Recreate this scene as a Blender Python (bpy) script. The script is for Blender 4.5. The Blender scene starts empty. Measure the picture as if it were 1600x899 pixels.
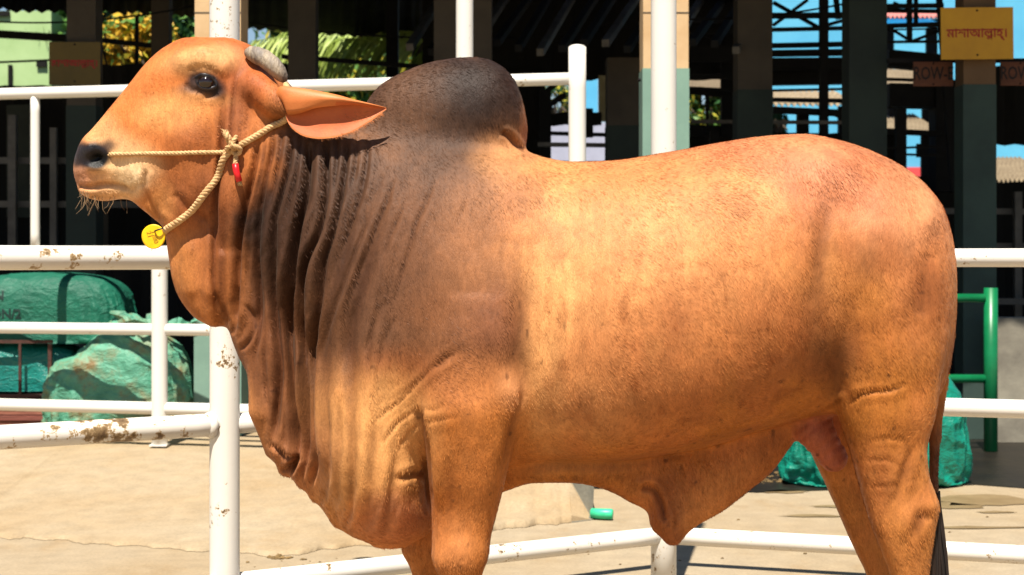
import bpy, bmesh, math, random
import numpy as np
from mathutils import Vector, Matrix
random.seed(7)
rng = np.random.default_rng(7)
SC = bpy.context.scene
COL = SC.collection

# ------------------------------------------------------------ camera, sky, sun, exposure
F = 2598.0; CAMZ = 1.25; HZ = 403.0; D0 = 4.33      # focal length in photo pixels, eye height, horizon row, bull's distance
cam_data = bpy.data.cameras.new('camera'); cam = bpy.data.objects.new('camera', cam_data); COL.objects.link(cam)
cam.location = (0, 0, CAMZ); cam.rotation_euler = (math.pi/2, 0, 0)
cam_data.sensor_width = 36; cam_data.lens = F/1600*36; cam_data.shift_y = -(449.5-HZ)/1600
cam_data.clip_start = .05; cam_data.clip_end = 2000
cam_data.dof.use_dof = True; cam_data.dof.focus_distance = 4.25; cam_data.dof.aperture_fstop = 7.0
SC.camera = cam
W = bpy.data.worlds.new('World'); SC.world = W; W.use_nodes = True
nt = W.node_tree; nt.nodes.clear()
sky = nt.nodes.new('ShaderNodeTexSky'); sky.sky_type = 'NISHITA'; sky.sun_disc = False
LIGHT = Vector((.09, .50, -1.0)).normalized()        # the way the sunlight travels
to_sun = -LIGHT
SUN_EL = math.asin(to_sun.z); SUN_AZ = math.atan2(to_sun.x, to_sun.y)
sky.sun_elevation = SUN_EL; sky.sun_rotation = SUN_AZ % (2*math.pi)
sky.air_density = 1.0; sky.dust_density = .15; sky.ozone_density = 2.5
bg = nt.nodes.new('ShaderNodeBackground'); bg.inputs[1].default_value = .05
wo = nt.nodes.new('ShaderNodeOutputWorld')
nt.links.new(sky.outputs[0], bg.inputs[0]); nt.links.new(bg.outputs[0], wo.inputs[0])
sd = bpy.data.lights.new('sun', 'SUN'); sd.energy = 5.0; sd.angle = math.radians(.5); sd.color = (1, .93, .82)
sun = bpy.data.objects.new('sun', sd); COL.objects.link(sun)
sun.rotation_euler = LIGHT.to_track_quat('-Z', 'Y').to_euler()
SC.view_settings.view_transform = 'Standard'; SC.view_settings.look = 'None'
SC.view_settings.exposure = 1.05; SC.view_settings.gamma = 1
SC.render.engine = 'CYCLES'; SC.cycles.max_bounces = 6; SC.cycles.diffuse_bounces = 3

# ------------------------------------------------------------ helpers
def P(u, v, Y):
    """a point of the place from its pixel in the photograph and its distance"""
    return Vector(((u-800)/F*Y, Y, CAMZ+(HZ-v)/F*Y))
def s2l(c):
    return tuple(((x/255)/12.92 if x/255 <= .04045 else ((x/255+.055)/1.055)**2.4) for x in c)
def tag(o, label=None, cat=None, group=None, kind=None):
    if label: o['label'] = label
    if cat: o['category'] = cat
    if group: o['group'] = group
    if kind or label: o['kind'] = kind or 'thing'
    return o
def empty(name, loc, label=None, cat=None, group=None):
    o = bpy.data.objects.new(name, None); COL.objects.link(o); o.location = loc; o.empty_display_size = .1
    return tag(o, label, cat, group)
def link(name, me, mat=None, parent=None):
    o = bpy.data.objects.new(name, me); COL.objects.link(o)
    if mat is not None and not me.materials: me.materials.append(mat)
    if parent is not None:
        o.parent = parent
        bpy.context.view_layer.update() if parent.parent else None
        o.matrix_parent_inverse = world_of(parent).inverted()
    return o
def world_of(o):
    m = Matrix.LocRotScale(o.location, o.rotation_euler, o.scale)
    return (world_of(o.parent) @ o.matrix_parent_inverse @ m) if o.parent else m
def mesh_np(name, co, faces, smooth=True):
    """mesh from numpy arrays; faces of one size"""
    me = bpy.data.meshes.new(name); n = len(co); faces = np.asarray(faces, dtype=np.int32); k = faces.shape[1]
    me.vertices.add(n); me.vertices.foreach_set('co', np.asarray(co, dtype=np.float32).ravel())
    me.loops.add(faces.size); me.loops.foreach_set('vertex_index', faces.ravel())
    me.polygons.add(len(faces)); me.polygons.foreach_set('loop_start', np.arange(0, faces.size, k, dtype=np.int32))
    me.polygons.foreach_set('loop_total', np.full(len(faces), k, dtype=np.int32))
    me.polygons.foreach_set('use_smooth', np.full(len(faces), smooth, dtype=bool))
    me.update(calc_edges=True); return me
class MB:
    """collects boxes, tubes and sheets; build() links them as ONE mesh object"""
    def __init__(s): s.v = []; s.f = []; s.sm = []
    def add(s, vs, fs, smooth=False):
        b = len(s.v); s.v += [tuple(x) for x in vs]; s.f += [tuple(i+b for i in f) for f in fs]; s.sm += [smooth]*len(fs)
    def box(s, a, b, rot=None, c=None):
        x0, y0, z0 = a; x1, y1, z1 = b
        vs = [Vector(p) for p in ((x0,y0,z0),(x1,y0,z0),(x1,y1,z0),(x0,y1,z0),(x0,y0,z1),(x1,y0,z1),(x1,y1,z1),(x0,y1,z1))]
        if rot is not None:
            c = Vector(c) if c is not None else sum(vs, Vector())/8
            vs = [rot @ (p-c)+c for p in vs]
        s.add(vs, [(0,3,2,1),(4,5,6,7),(0,1,5,4),(1,2,6,5),(2,3,7,6),(3,0,4,7)])
    def beam(s, p, q, w, h, up=(0,0,1)):
        p, q = Vector(p), Vector(q); d = (q-p).normalized(); up = Vector(up)
        if abs(d.dot(up)) > .98: up = Vector((0,1,0))
        r = d.cross(up).normalized()*w/2; t = r.cross(d).normalized()*h/2
        vs = [p-r-t, p+r-t, p+r+t, p-r+t, q-r-t, q+r-t, q+r+t, q-r+t]
        s.add(vs, [(0,1,2,3),(7,6,5,4),(0,4,5,1),(1,5,6,2),(2,6,7,3),(3,7,4,0)])
    def tube(s, pts, r, n=12, cap=True, smooth=True, wob=0):
        pts = [Vector(p) for p in pts]; m = len(pts); rs = r if hasattr(r, '__len__') else [r]*m
        t0 = (pts[1]-pts[0]).normalized(); a = t0.orthogonal().normalized(); vs = []
        for i, p in enumerate(pts):
            t = (pts[min(i+1, m-1)]-pts[max(i-1, 0)]).normalized()
            a = (a-t*a.dot(t)).normalized(); b = t.cross(a)
            for k in range(n):
                an = 2*math.pi*k/n; rr = rs[i]*(1+wob*random.uniform(-1, 1))
                vs.append(p+(a*math.cos(an)+b*math.sin(an))*rr)
        fs = [(i*n+k, i*n+(k+1) % n, (i+1)*n+(k+1) % n, (i+1)*n+k) for i in range(m-1) for k in range(n)]
        if cap: fs += [tuple(range(n-1, -1, -1)), tuple((m-1)*n+k for k in range(n))]
        s.add(vs, fs, smooth)
    def mesh(s, name):
        me = bpy.data.meshes.new(name); me.from_pydata(s.v, [], s.f)
        me.polygons.foreach_set('use_smooth', s.sm); me.update(); return me
    def build(s, name, mat=None, parent=None): return link(name, s.mesh(name), mat, parent)

def noise3(p, seed=0):
    """smooth value noise in -1..1 for an (n,3) array"""
    i = np.floor(p).astype(np.int64); f = p-i; f = f*f*(3-2*f); out = 0
    def h(a):
        n = (a[:, 0]*374761393+a[:, 1]*668265263+a[:, 2]*2147483647+seed*974634777) & 0xffffffff
        n = ((n ^ (n >> 13))*1274126177) & 0xffffffff; n = n ^ (n >> 16)
        return (n & 0xffff)/32767.5-1
    for dx in (0, 1):
        for dy in (0, 1):
            for dz in (0, 1):
                w = (f[:, 0] if dx else 1-f[:, 0])*(f[:, 1] if dy else 1-f[:, 1])*(f[:, 2] if dz else 1-f[:, 2])
                out = out+w*h(i+np.array([dx, dy, dz]))
    return out
def fbm(p, oct=4, seed=0):
    o = 0; a = 1; t = 0
    for k in range(oct): o = o+a*noise3(p*2**k+17.3*k, seed+k); t += a; a *= .5
    return o/t

# ------------------------------------------------------------ materials
def mat_new(name):
    m = bpy.data.materials.new(name); m.use_nodes = True; n = m.node_tree.nodes; n.clear()
    b = n.new('ShaderNodeBsdfPrincipled'); o = n.new('ShaderNodeOutputMaterial'); m.node_tree.links.new(b.outputs[0], o.inputs[0])
    return m, m.node_tree, b
def N(t, typ, **kw):
    n = t.nodes.new(typ)
    for k, v in kw.items():
        if k in n.inputs: n.inputs[k].default_value = v
        else: setattr(n, k, v)
    return n
def mat(name, col, col2=None, scale=6, rough=.6, bump=0, bscale=None, spec=.4, metal=0, stretch=(1, 1, 1), lo=.35, hi=.65, dirt=None, dscale=3, dlo=.55, dhi=.62, detail=6, bdist=.01):
    m, t, b = mat_new(name)
    tc = N(t, 'ShaderNodeTexCoord'); mp = N(t, 'ShaderNodeMapping'); mp.inputs['Scale'].default_value = stretch
    t.links.new(tc.outputs['Object'], mp.inputs[0])
    b.inputs['Roughness'].default_value = rough; b.inputs['Specular IOR Level'].default_value = spec; b.inputs['Metallic'].default_value = metal
    src = None
    if col2 is not None:
        nz = N(t, 'ShaderNodeTexNoise', Scale=scale, Detail=detail, Roughness=.62); t.links.new(mp.outputs[0], nz.inputs['Vector'])
        rp = N(t, 'ShaderNodeValToRGB'); rp.color_ramp.elements[0].position = lo; rp.color_ramp.elements[1].position = hi
        rp.color_ramp.elements[0].color = (*col, 1); rp.color_ramp.elements[1].color = (*col2, 1)
        t.links.new(nz.outputs[0], rp.inputs[0]); src = rp.outputs[0]
    if dirt is not None:
        nz = N(t, 'ShaderNodeTexNoise', Scale=dscale, Detail=8, Roughness=.7); t.links.new(mp.outputs[0], nz.inputs['Vector'])
        mr = N(t, 'ShaderNodeMapRange'); mr.inputs['From Min'].default_value = dlo; mr.inputs['From Max'].default_value = dhi
        t.links.new(nz.outputs[0], mr.inputs[0])
        mx = N(t, 'ShaderNodeMix', data_type='RGBA'); t.links.new(mr.outputs[0], mx.inputs[0])
        if src: t.links.new(src, mx.inputs[6])
        else: mx.inputs[6].default_value = (*col, 1)
        mx.inputs[7].default_value = (*dirt, 1); src = mx.outputs[2]
    if src: t.links.new(src, b.inputs['Base Color'])
    else: b.inputs['Base Color'].default_value = (*col, 1)
    if bump:
        nz = N(t, 'ShaderNodeTexNoise', Scale=bscale or scale*4, Detail=6); t.links.new(mp.outputs[0], nz.inputs['Vector'])
        bp = N(t, 'ShaderNodeBump', Strength=bump, Distance=bdist); t.links.new(nz.outputs[0], bp.inputs['Height']); t.links.new(bp.outputs[0], b.inputs['Normal'])
    return m
# ------------------------------------------------------------ the bull: one continuous skin, grown from smooth-joined volumes
def hermite(x, xs, ys):
    xs = np.asarray(xs, float); ys = np.asarray(ys, float)
    d = np.diff(ys)/np.diff(xs); m = np.zeros_like(ys); m[1:-1] = (d[1:]+d[:-1])/2; m[0] = d[0]; m[-1] = d[-1]
    m[1:-1] = np.where(d[1:]*d[:-1] <= 0, 0, np.sign(m[1:-1])*np.minimum(np.abs(m[1:-1]), 3*np.minimum(np.abs(d[1:]), np.abs(d[:-1]))))
    x = np.clip(x, xs[0], xs[-1]); i = np.clip(np.searchsorted(xs, x)-1, 0, len(xs)-2); h = xs[i+1]-xs[i]; t = (x-xs[i])/h
    return (2*t**3-3*t**2+1)*ys[i]+(t**3-2*t**2+t)*h*m[i]+(-2*t**3+3*t**2)*ys[i+1]+(t**3-t**2)*h*m[i+1]
GX = np.arange(-1.20, 1.21, .0088).astype(np.float32); GY = np.arange(-.46, .461, .0088).astype(np.float32); GZ = np.arange(-.02, 1.82, .0088).astype(np.float32)
field = np.full((len(GX), len(GY), len(GZ)), .5, np.float32)
def px(u, y=0): return (np.asarray(u, float)-800)/F*(D0+y)
def pz(v, y=0): return CAMZ+(HZ-np.asarray(v, float))/F*(D0+y)
def union(sl, d, k):
    a = field[sl]; h = np.clip(.5+.5*(a-d)/k, 0, 1); field[sl] = a+(d-a)*h-k*h*(1-h)
def sub(x0, x1, y0, y1, z0, z1, m=.09):
    def r(g, a, b): return slice(max(0, np.searchsorted(g, a-m)), min(len(g), np.searchsorted(g, b+m)))
    return r(GX, x0, x1), r(GY, y0, y1), r(GZ, z0, z1)
def ell(a, b, wa, wb, pa):
    """signed distance-like value of a superellipse: a/wa, b/wb"""
    r = (np.abs(a/wa)**pa+np.abs(b/wb)**pa)**(1/pa); q = np.sqrt(a*a+b*b)+1e-6
    return np.where(r > 1e-4, (r-1)/np.maximum(r, .15)*np.maximum(q, 1e-3), -np.minimum(wa, wb))*.9
def loft_u(K, k, p=2.2, y0=0):
    """upright slices: (column, top row, bottom row, half width, widest row as a fraction from the top, [y centre])"""
    K = [list(q)+[.5]*(5-len(q)) for q in K]
    us = px([q[0] for q in K]); tp = pz([q[1] for q in K]); bt = pz([q[2] for q in K]); hw = [q[3] for q in K]; fr = [q[4] for q in K]
    sl = sub(us[0], us[-1], y0-max(hw), y0+max(hw), bt.min(), tp.max())
    x = GX[sl[0]]; T = hermite(x, us, tp)[:, None, None]; B = hermite(x, us, bt)[:, None, None]; H = hermite(x, us, hw)[:, None, None]; R = hermite(x, us, fr)[:, None, None]
    y = GY[sl[1]][None, :, None]-y0; z = GZ[sl[2]][None, None, :]
    zc = T-(T-B)*R; up = np.maximum(T-zc, .004); dn = np.maximum(zc-B, .004); b = z-zc
    d = ell(y+0*b, b, np.maximum(H, .004), np.where(b > 0, up, dn), p)
    e = np.maximum(us[0]-x, x-us[-1])[:, None, None]; d = np.where(e > 0, np.sqrt(np.maximum(d, 0)**2+e*e), d)
    union(sl, d.astype(np.float32), k)
def loft_v(K, k, p=2.3):
    """level slices: (row, left column, right column, y centre, half width)"""
    yc = np.array([q[3] for q in K], float); vs = pz([q[0] for q in K], yc)[::-1]; l = px([q[1] for q in K], yc)[::-1]; r = px([q[2] for q in K], yc)[::-1]
    yc = yc[::-1]; hw = np.array([q[4] for q in K])[::-1]
    sl = sub(l.min(), r.max(), (yc-hw).min(), (yc+hw).max(), vs[0], vs[-1]); z = GZ[sl[2]]
    L = hermite(z, vs, l)[None, None]; R = hermite(z, vs, r)[None, None]; Y = hermite(z, vs, yc)[None, None]; H = hermite(z, vs, hw)[None, None]
    x = GX[sl[0]][:, None, None]; y = GY[sl[1]][None, :, None]
    d = ell(x-(L+R)/2+0*y, y-Y+0*x, np.maximum((R-L)/2, .004), np.maximum(H, .004), p)
    e = np.maximum(vs[0]-z, z-vs[-1])[None, None]; d = np.where(e > 0, np.sqrt(np.maximum(d, 0)**2+e*e), d)
    union(sl, d.astype(np.float32), k)
def chain(pts, k):
    """tapered round segments: (column, row, y, radius)"""
    A = [(Vector((px(u, y), y, pz(v, y))), r) for u, v, y, r in pts]
    for (a, ra), (b, rb) in zip(A, A[1:]):
        m = max(ra, rb); sl = sub(min(a.x, b.x)-m, max(a.x, b.x)+m, min(a.y, b.y)-m, max(a.y, b.y)+m, min(a.z, b.z)-m, max(a.z, b.z)+m, .05)
        x = GX[sl[0]][:, None, None]-a.x; y = GY[sl[1]][None, :, None]-a.y; z = GZ[sl[2]][None, None, :]-a.z; e = b-a
        t = np.clip((x*e.x+y*e.y+z*e.z)/max(e.length_squared, 1e-9), 0, 1)
        d = np.sqrt((x-t*e.x)**2+(y-t*e.y)**2+(z-t*e.z)**2)-(ra+(rb-ra)*t); union(sl, d.astype(np.float32), k)
def both(fn, K, k, *a):
    fn(K, k, *a); fn([(*q[:2], -q[2], q[3]) for q in K], k, *a)

# trunk and neck
loft_u([(325,120,370,.07,.45),(345,108,410,.10,.45),(380,100,440,.12,.45),(430,122,490,.140,.5),(480,158,550,.165,.52),(530,174,610,.195,.55),(580,190,665,.225,.55),(640,200,712,.262,.55),
        (700,210,735,.290,.52),(760,222,738,.303,.5),(815,234,728,.308,.52),(850,246,722,.318,.55),(900,253,720,.338,.57),(960,251,718,.357,.58),(1050,237,706,.372,.58),
        (1120,224,691,.368,.56),(1180,215,672,.355,.52),(1250,211,655,.338,.46),(1300,219,648,.325,.42),(1350,235,650,.308,.42),(1400,259,655,.28,.42),(1440,291,640,.235,.42),
        (1464,326,610,.18,.42),(1477,366,560,.115,.45),(1484,415,500,.04,.5)], .02, 2.25)
# hump, throat fold, dewlap, belly fold with the sheath
loft_u([(566,174,240,.02),(574,158,255,.05),(590,138,265,.08),(620,118,280,.105),(660,102,290,.125),(700,93,290,.136),(740,90,280,.136),(770,96,268,.126),(795,114,252,.106),(812,142,238,.08),(820,172,226,.05),(823,195,212,.018)], .05, 2.2)
loft_v([(330,262,400,0,.065),(365,260,405,0,.068),(400,264,405,0,.07),(455,275,392,0,.062),(485,293,378,0,.052),(500,308,364,0,.038),(509,327,348,0,.015)], .012, 2.2)
loft_v([(400,318,500,0,.09),(480,352,540,0,.098),(515,358,560,0,.10),(540,367,590,0,.105),(605,396,640,0,.108),(640,405,660,0,.105),(690,418,680,0,.098),(722,434,690,0,.092),(755,468,690,0,.085),(790,502,680,0,.075),(820,530,672,0,.064),(838,560,654,0,.048),(848,592,628,0,.018)], .03, 2.4)
loft_v([(520,520,740,0,.20),(580,490,730,0,.232),(640,484,700,0,.236),(690,486,680,0,.236),(730,496,676,0,.228),(765,510,674,0,.21),(795,526,676,0,.180),(820,545,668,0,.135),(836,562,656,0,.085),(846,580,640,0,.03)], .06, 2.2)
loft_u([(770,700,775,.07),(800,700,763,.09),(830,700,754,.10),(880,690,753,.105),(925,690,758,.10),(960,690,770,.085),(985,680,785,.07),(1005,680,794,.058),(1026,680,806,.05),(1036,690,838,.045),(1047,700,852,.042),(1058,700,851,.044),(1072,695,836,.05),(1085,690,825,.055),(1130,670,798,.06),(1175,650,763,.06),(1205,640,738,.054),(1235,630,698,.044),(1258,620,668,.03)], .022, 2.2)
chain([(1030,770,-.01,.04),(1040,815,-.02,.036),(1049,838,-.02,.022)], .02)
# ropes of loose skin that end in a scalloped front edge
for a_ in ([(404,560,-.05,.03),(410,640,-.05,.034),(427,704,-.035,.024)], [(432,620,-.062,.03),(440,700,-.055,.028),(446,732,-.03,.022)], [(466,640,-.07,.03),(468,710,-.06,.028),(474,752,-.03,.022)], [(486,640,-.075,.03),(488,720,-.066,.028),(494,772,-.03,.022)], [(514,700,-.085,.03),(520,780,-.06,.026),(528,815,-.02,.018)], [(330,380,-.05,.03),(330,450,-.045,.03),(334,500,-.02,.02)], [(300,390,-.045,.028),(302,450,-.04,.026)]): both(chain, a_, .012)
# hind legs
loft_v([(350,1290,1462,-.14,.09),(430,1282,1474,-.165,.125),(520,1284,1477,-.178,.132),(590,1298,1467,-.185,.122),(650,1312,1459,-.188,.105),(700,1328,1446,-.188,.088),(740,1339,1449,-.188,.076),(770,1347,1459,-.188,.068),(792,1353,1465,-.188,.066),(815,1360,1461,-.188,.066),(845,1371,1456,-.188,.063),(899,1391,1450,-.188,.052),(960,1400,1444,-.188,.042),(1060,1402,1444,-.188,.042),(1120,1390,1450,-.188,.052),(1150,1374,1456,-.19,.06),(1184,1362,1460,-.19,.066)], .03, 2.4)
loft_v([(560,1225,1440,.175,.12),(640,1240,1430,.185,.10),(700,1264,1400,.188,.082),(740,1282,1402,.188,.070),(800,1310,1410,.188,.062),(840,1327,1414,.188,.058),(870,1341,1416,.188,.052),(899,1354,1416,.188,.047),(960,1360,1412,.188,.042),(1060,1364,1406,.188,.042),(1090,1352,1412,.188,.052),(1119,1330,1418,.188,.062)], .03, 2.4)
# forelegs
loft_v([(470,690,810,-.20,.10),(540,668,822,-.205,.118),(600,655,820,-.205,.118),(640,655,818,-.212,.114),(700,664,802,-.206,.096),(750,670,790,-.197,.081),(800,674,777,-.18,.068),(840,675,767,-.178,.062),(868,674,764,-.178,.063),(899,685,753,-.178,.052),(960,694,745,-.178,.040),(1080,697,744,-.178,.040),(1130,686,752,-.178,.05),(1160,672,758,-.178,.06),(1184,662,762,-.178,.066)], .028, 2.5)
loft_v([(600,640,790,.19,.11),(700,640,760,.18,.088),(780,642,745,.176,.07),(830,636,731,.176,.062),(855,626,724,.176,.062),(885,640,718,.176,.054),(960,655,705,.176,.040),(1040,656,703,.176,.04),(1090,640,712,.176,.055),(1122,628,718,.176,.064)], .028, 2.5)
# scrotum, tail
chain([(1250,650,-.02,.05),(1275,675,-.05,.042),(1302,715,-.05,.038)], .025)
chain([(1440,320,0,.03),(1458,365,.0,.026),(1474,430,.0,.018),(1478,520,.01,.02),(1470,600,.02,.017),(1461,680,.03,.015),(1458,760,.03,.013),(1458,800,.03,.012)], .012)
# head: skull, jaw, muzzle, brow, cheek
loft_u([(119,245,278,.022,.5),(123,234,288,.045,.48),(132,216,296,.064,.46),(148,200,306,.074,.45),(165,180,302,.077,.48),(185,155,300,.078,.5),(205,130,304,.082,.5),(225,105,322,.090,.46),(245,85,338,.097,.4),(270,68,356,.106,.34),(300,57,368,.116,.3),(335,54,366,.120,.3),(370,62,345,.116,.33),(400,76,300,.105,.4),(425,100,240,.085,.45),(440,125,200,.05,.5)], .02, 2.35)
loft_u([(124,288,298,.03),(132,286,306,.048),(148,284,313,.055),(168,284,314.5,.054),(190,284,311,.05),(206,284,314,.048),(225,290,329,.046),(245,300,344,.045),(268,310,362,.05)], .012, 2.3)
both(chain, [(292,98,-.098,.028),(318,92,-.108,.026),(345,104,-.104,.024)], .03)          # brow
both(chain, [(322,127,-.106,.022),(323,128,-.106,.022)], .012)                              # eye swelling
both(chain, [(300,230,-.072,.05),(315,290,-.055,.05),(285,340,-.04,.035)], .04)             # cheek and jaw
both(chain, [(145,232,-.058,.024),(156,243,-.060,.024)], .015)                               # nostril wing
both(chain, [(400,135,-.10,.04),(432,160,-.125,.034),(452,168,-.14,.026)], .025)            # ear root

def surface_nets(f, og, h):
    s = f < 0; n = np.array(f.shape)-1
    c = np.zeros(n, np.int8)
    for i in (0, 1):
        for j in (0, 1):
            for k in (0, 1): c += s[i:n[0]+i, j:n[1]+j, k:n[2]+k]
    act = (c > 0) & (c < 8); I = np.argwhere(act); acc = np.zeros((len(I), 3)); cnt = np.zeros(len(I))
    cor = [(i, j, k) for i in (0, 1) for j in (0, 1) for k in (0, 1)]
    for a in cor:
        for ax in range(3):
            if a[ax]: continue
            b = list(a); b[ax] = 1
            fa = f[I[:, 0]+a[0], I[:, 1]+a[1], I[:, 2]+a[2]]; fb = f[I[:, 0]+b[0], I[:, 1]+b[1], I[:, 2]+b[2]]
            m = (fa < 0) != (fb < 0); t = fa/np.where(m, fa-fb, 1); p = np.tile(np.array(a, float), (len(I), 1)); p[:, ax] += t
            acc += np.where(m[:, None], p, 0); cnt += m
    co = (I+acc/cnt[:, None])*h+np.array(og); vid = np.full(n, -1, np.int64); vid[act] = np.arange(len(I)); Q = []
    for ax in range(3):
        a0 = [slice(None)]*3; a1 = [slice(None)]*3; a0[ax] = slice(0, -1); a1[ax] = slice(1, None)
        sa, sb = s[tuple(a0)], s[tuple(a1)]; E = np.argwhere(sa != sb); o1, o2 = [q for q in range(3) if q != ax]
        E = E[(E[:, o1] > 0) & (E[:, o2] > 0) & (E[:, o1] < n[o1]) & (E[:, o2] < n[o2])]
        flip = sa[E[:, 0], E[:, 1], E[:, 2]]
        def c4(d1, d2):
            q = E.copy(); q[:, o1] += d1; q[:, o2] += d2; return vid[q[:, 0], q[:, 1], q[:, 2]]
        q = np.stack([c4(-1, -1), c4(0, -1), c4(0, 0), c4(-1, 0)], 1)
        if ax == 1: flip = ~flip
        Q.append(np.where(flip[:, None], q, q[:, ::-1]))
    return co, np.concatenate(Q)
co, quads = surface_nets(field, (GX[0], GY[0], GZ[0]), .0088)
me = mesh_np('raw', co, quads); tmp = bpy.data.objects.new('raw', me); COL.objects.link(tmp)
sm = tmp.modifiers.new('s', 'SMOOTH'); sm.factor = .5; sm.iterations = 3
ss = tmp.modifiers.new('d', 'SUBSURF'); ss.levels = 1; ss.subdivision_type = 'CATMULL_CLARK'
dg = bpy.context.evaluated_depsgraph_get(); body_me = bpy.data.meshes.new_from_object(tmp.evaluated_get(dg), depsgraph=dg)
bpy.data.objects.remove(tmp); bpy.data.meshes.remove(me); del field
nv = len(body_me.vertices); co = np.empty(nv*3, np.float32); body_me.vertices.foreach_get('co', co); co = co.reshape(-1, 3).astype(float)
no = np.empty(nv*3, np.float32); body_me.vertices.foreach_get('normal', no); no = no.reshape(-1, 3).astype(float)
yn = -np.abs(co[:, 1])                                                  # both flanks alike
PU = 800+F*co[:, 0]/(D0+yn); PV = HZ-F*(co[:, 2]-CAMZ)/(D0+yn); side = np.clip(np.abs(no[:, 1])*1.6-.1, 0, 1)
def seg_dist(pts, reach):
    """distance (pixels) of every near vertex to a polyline, and how far along it lies (0..1)"""
    pts = np.array(pts, float); idx = np.where((PU > pts[:, 0].min()-reach) & (PU < pts[:, 0].max()+reach) & (PV > pts[:, 1].min()-reach) & (PV < pts[:, 1].max()+reach))[0]
    D = np.full(len(idx), 1e9); Tt = np.zeros(len(idx)); L = np.concatenate([[0], np.cumsum(np.hypot(*np.diff(pts, axis=0).T))]); S = np.zeros(len(idx))
    for i in range(len(pts)-1):
        e = pts[i+1]-pts[i]; w = np.stack([PU[idx]-pts[i, 0], PV[idx]-pts[i, 1]], 1); t = np.clip(w@e/(e@e), 0, 1); d = np.hypot(*(w-t[:, None]*e).T); m = d < D
        D[m] = d[m]; Tt[m] = ((L[i]+t*(L[i+1]-L[i]))/L[-1])[m]; S[m] = (np.sign(e[0]*w[:, 1]-e[1]*w[:, 0]))[m]
    return idx, D, Tt, S
def smooth_line(pts, n=6):
    pts = np.array(pts, float)
    if len(pts) < 3: return pts
    L = np.concatenate([[0], np.cumsum(np.hypot(*np.diff(pts, axis=0).T))]); q = np.linspace(0, L[-1], n*(len(pts)-1)+1)
    return np.stack([hermite(q, L, pts[:, 0]), hermite(q, L, pts[:, 1])], 1)
disp = np.zeros(nv); crease = np.zeros(nv)
wv = 3.5*noise3(co*11, 3)                                                # a little waviness along the folds
def fold(pts, w, d, ridge=.45, fade=(.12, .15), one=0, neck=False):
    """a groove of half width w (pixels) and depth d (millimetres) with raised lips; one = -1 / 1 makes only that lip bulge"""
    if w < 3.7: w, d = 3.7, d*.8
    idx, D, T, S = seg_dist(smooth_line(pts), w*5); D = np.abs(D+wv[idx]*.25); a = np.clip(T/fade[0], 0, 1)*np.clip((1-T)/fade[1], 0, 1)
    a = a*a*(3-2*a); g = np.exp(-(D/w)**2); r = np.exp(-((D-2.1*w)/(1.3*w))**2)
    if one: r = r*np.where(S*one > 0, 1.5, .3)
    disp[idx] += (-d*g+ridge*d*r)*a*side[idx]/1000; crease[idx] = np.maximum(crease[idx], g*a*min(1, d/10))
def bump(u, v, ru, rv, mm, ang=0):
    c, s = math.cos(math.radians(ang)), math.sin(math.radians(ang)); a = PU-u; b = PV-v; x = (a*c+b*s)/ru; y = (-a*s+b*c)/rv
    disp[:] += mm/1000*np.exp(-(x*x+y*y))*side
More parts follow.
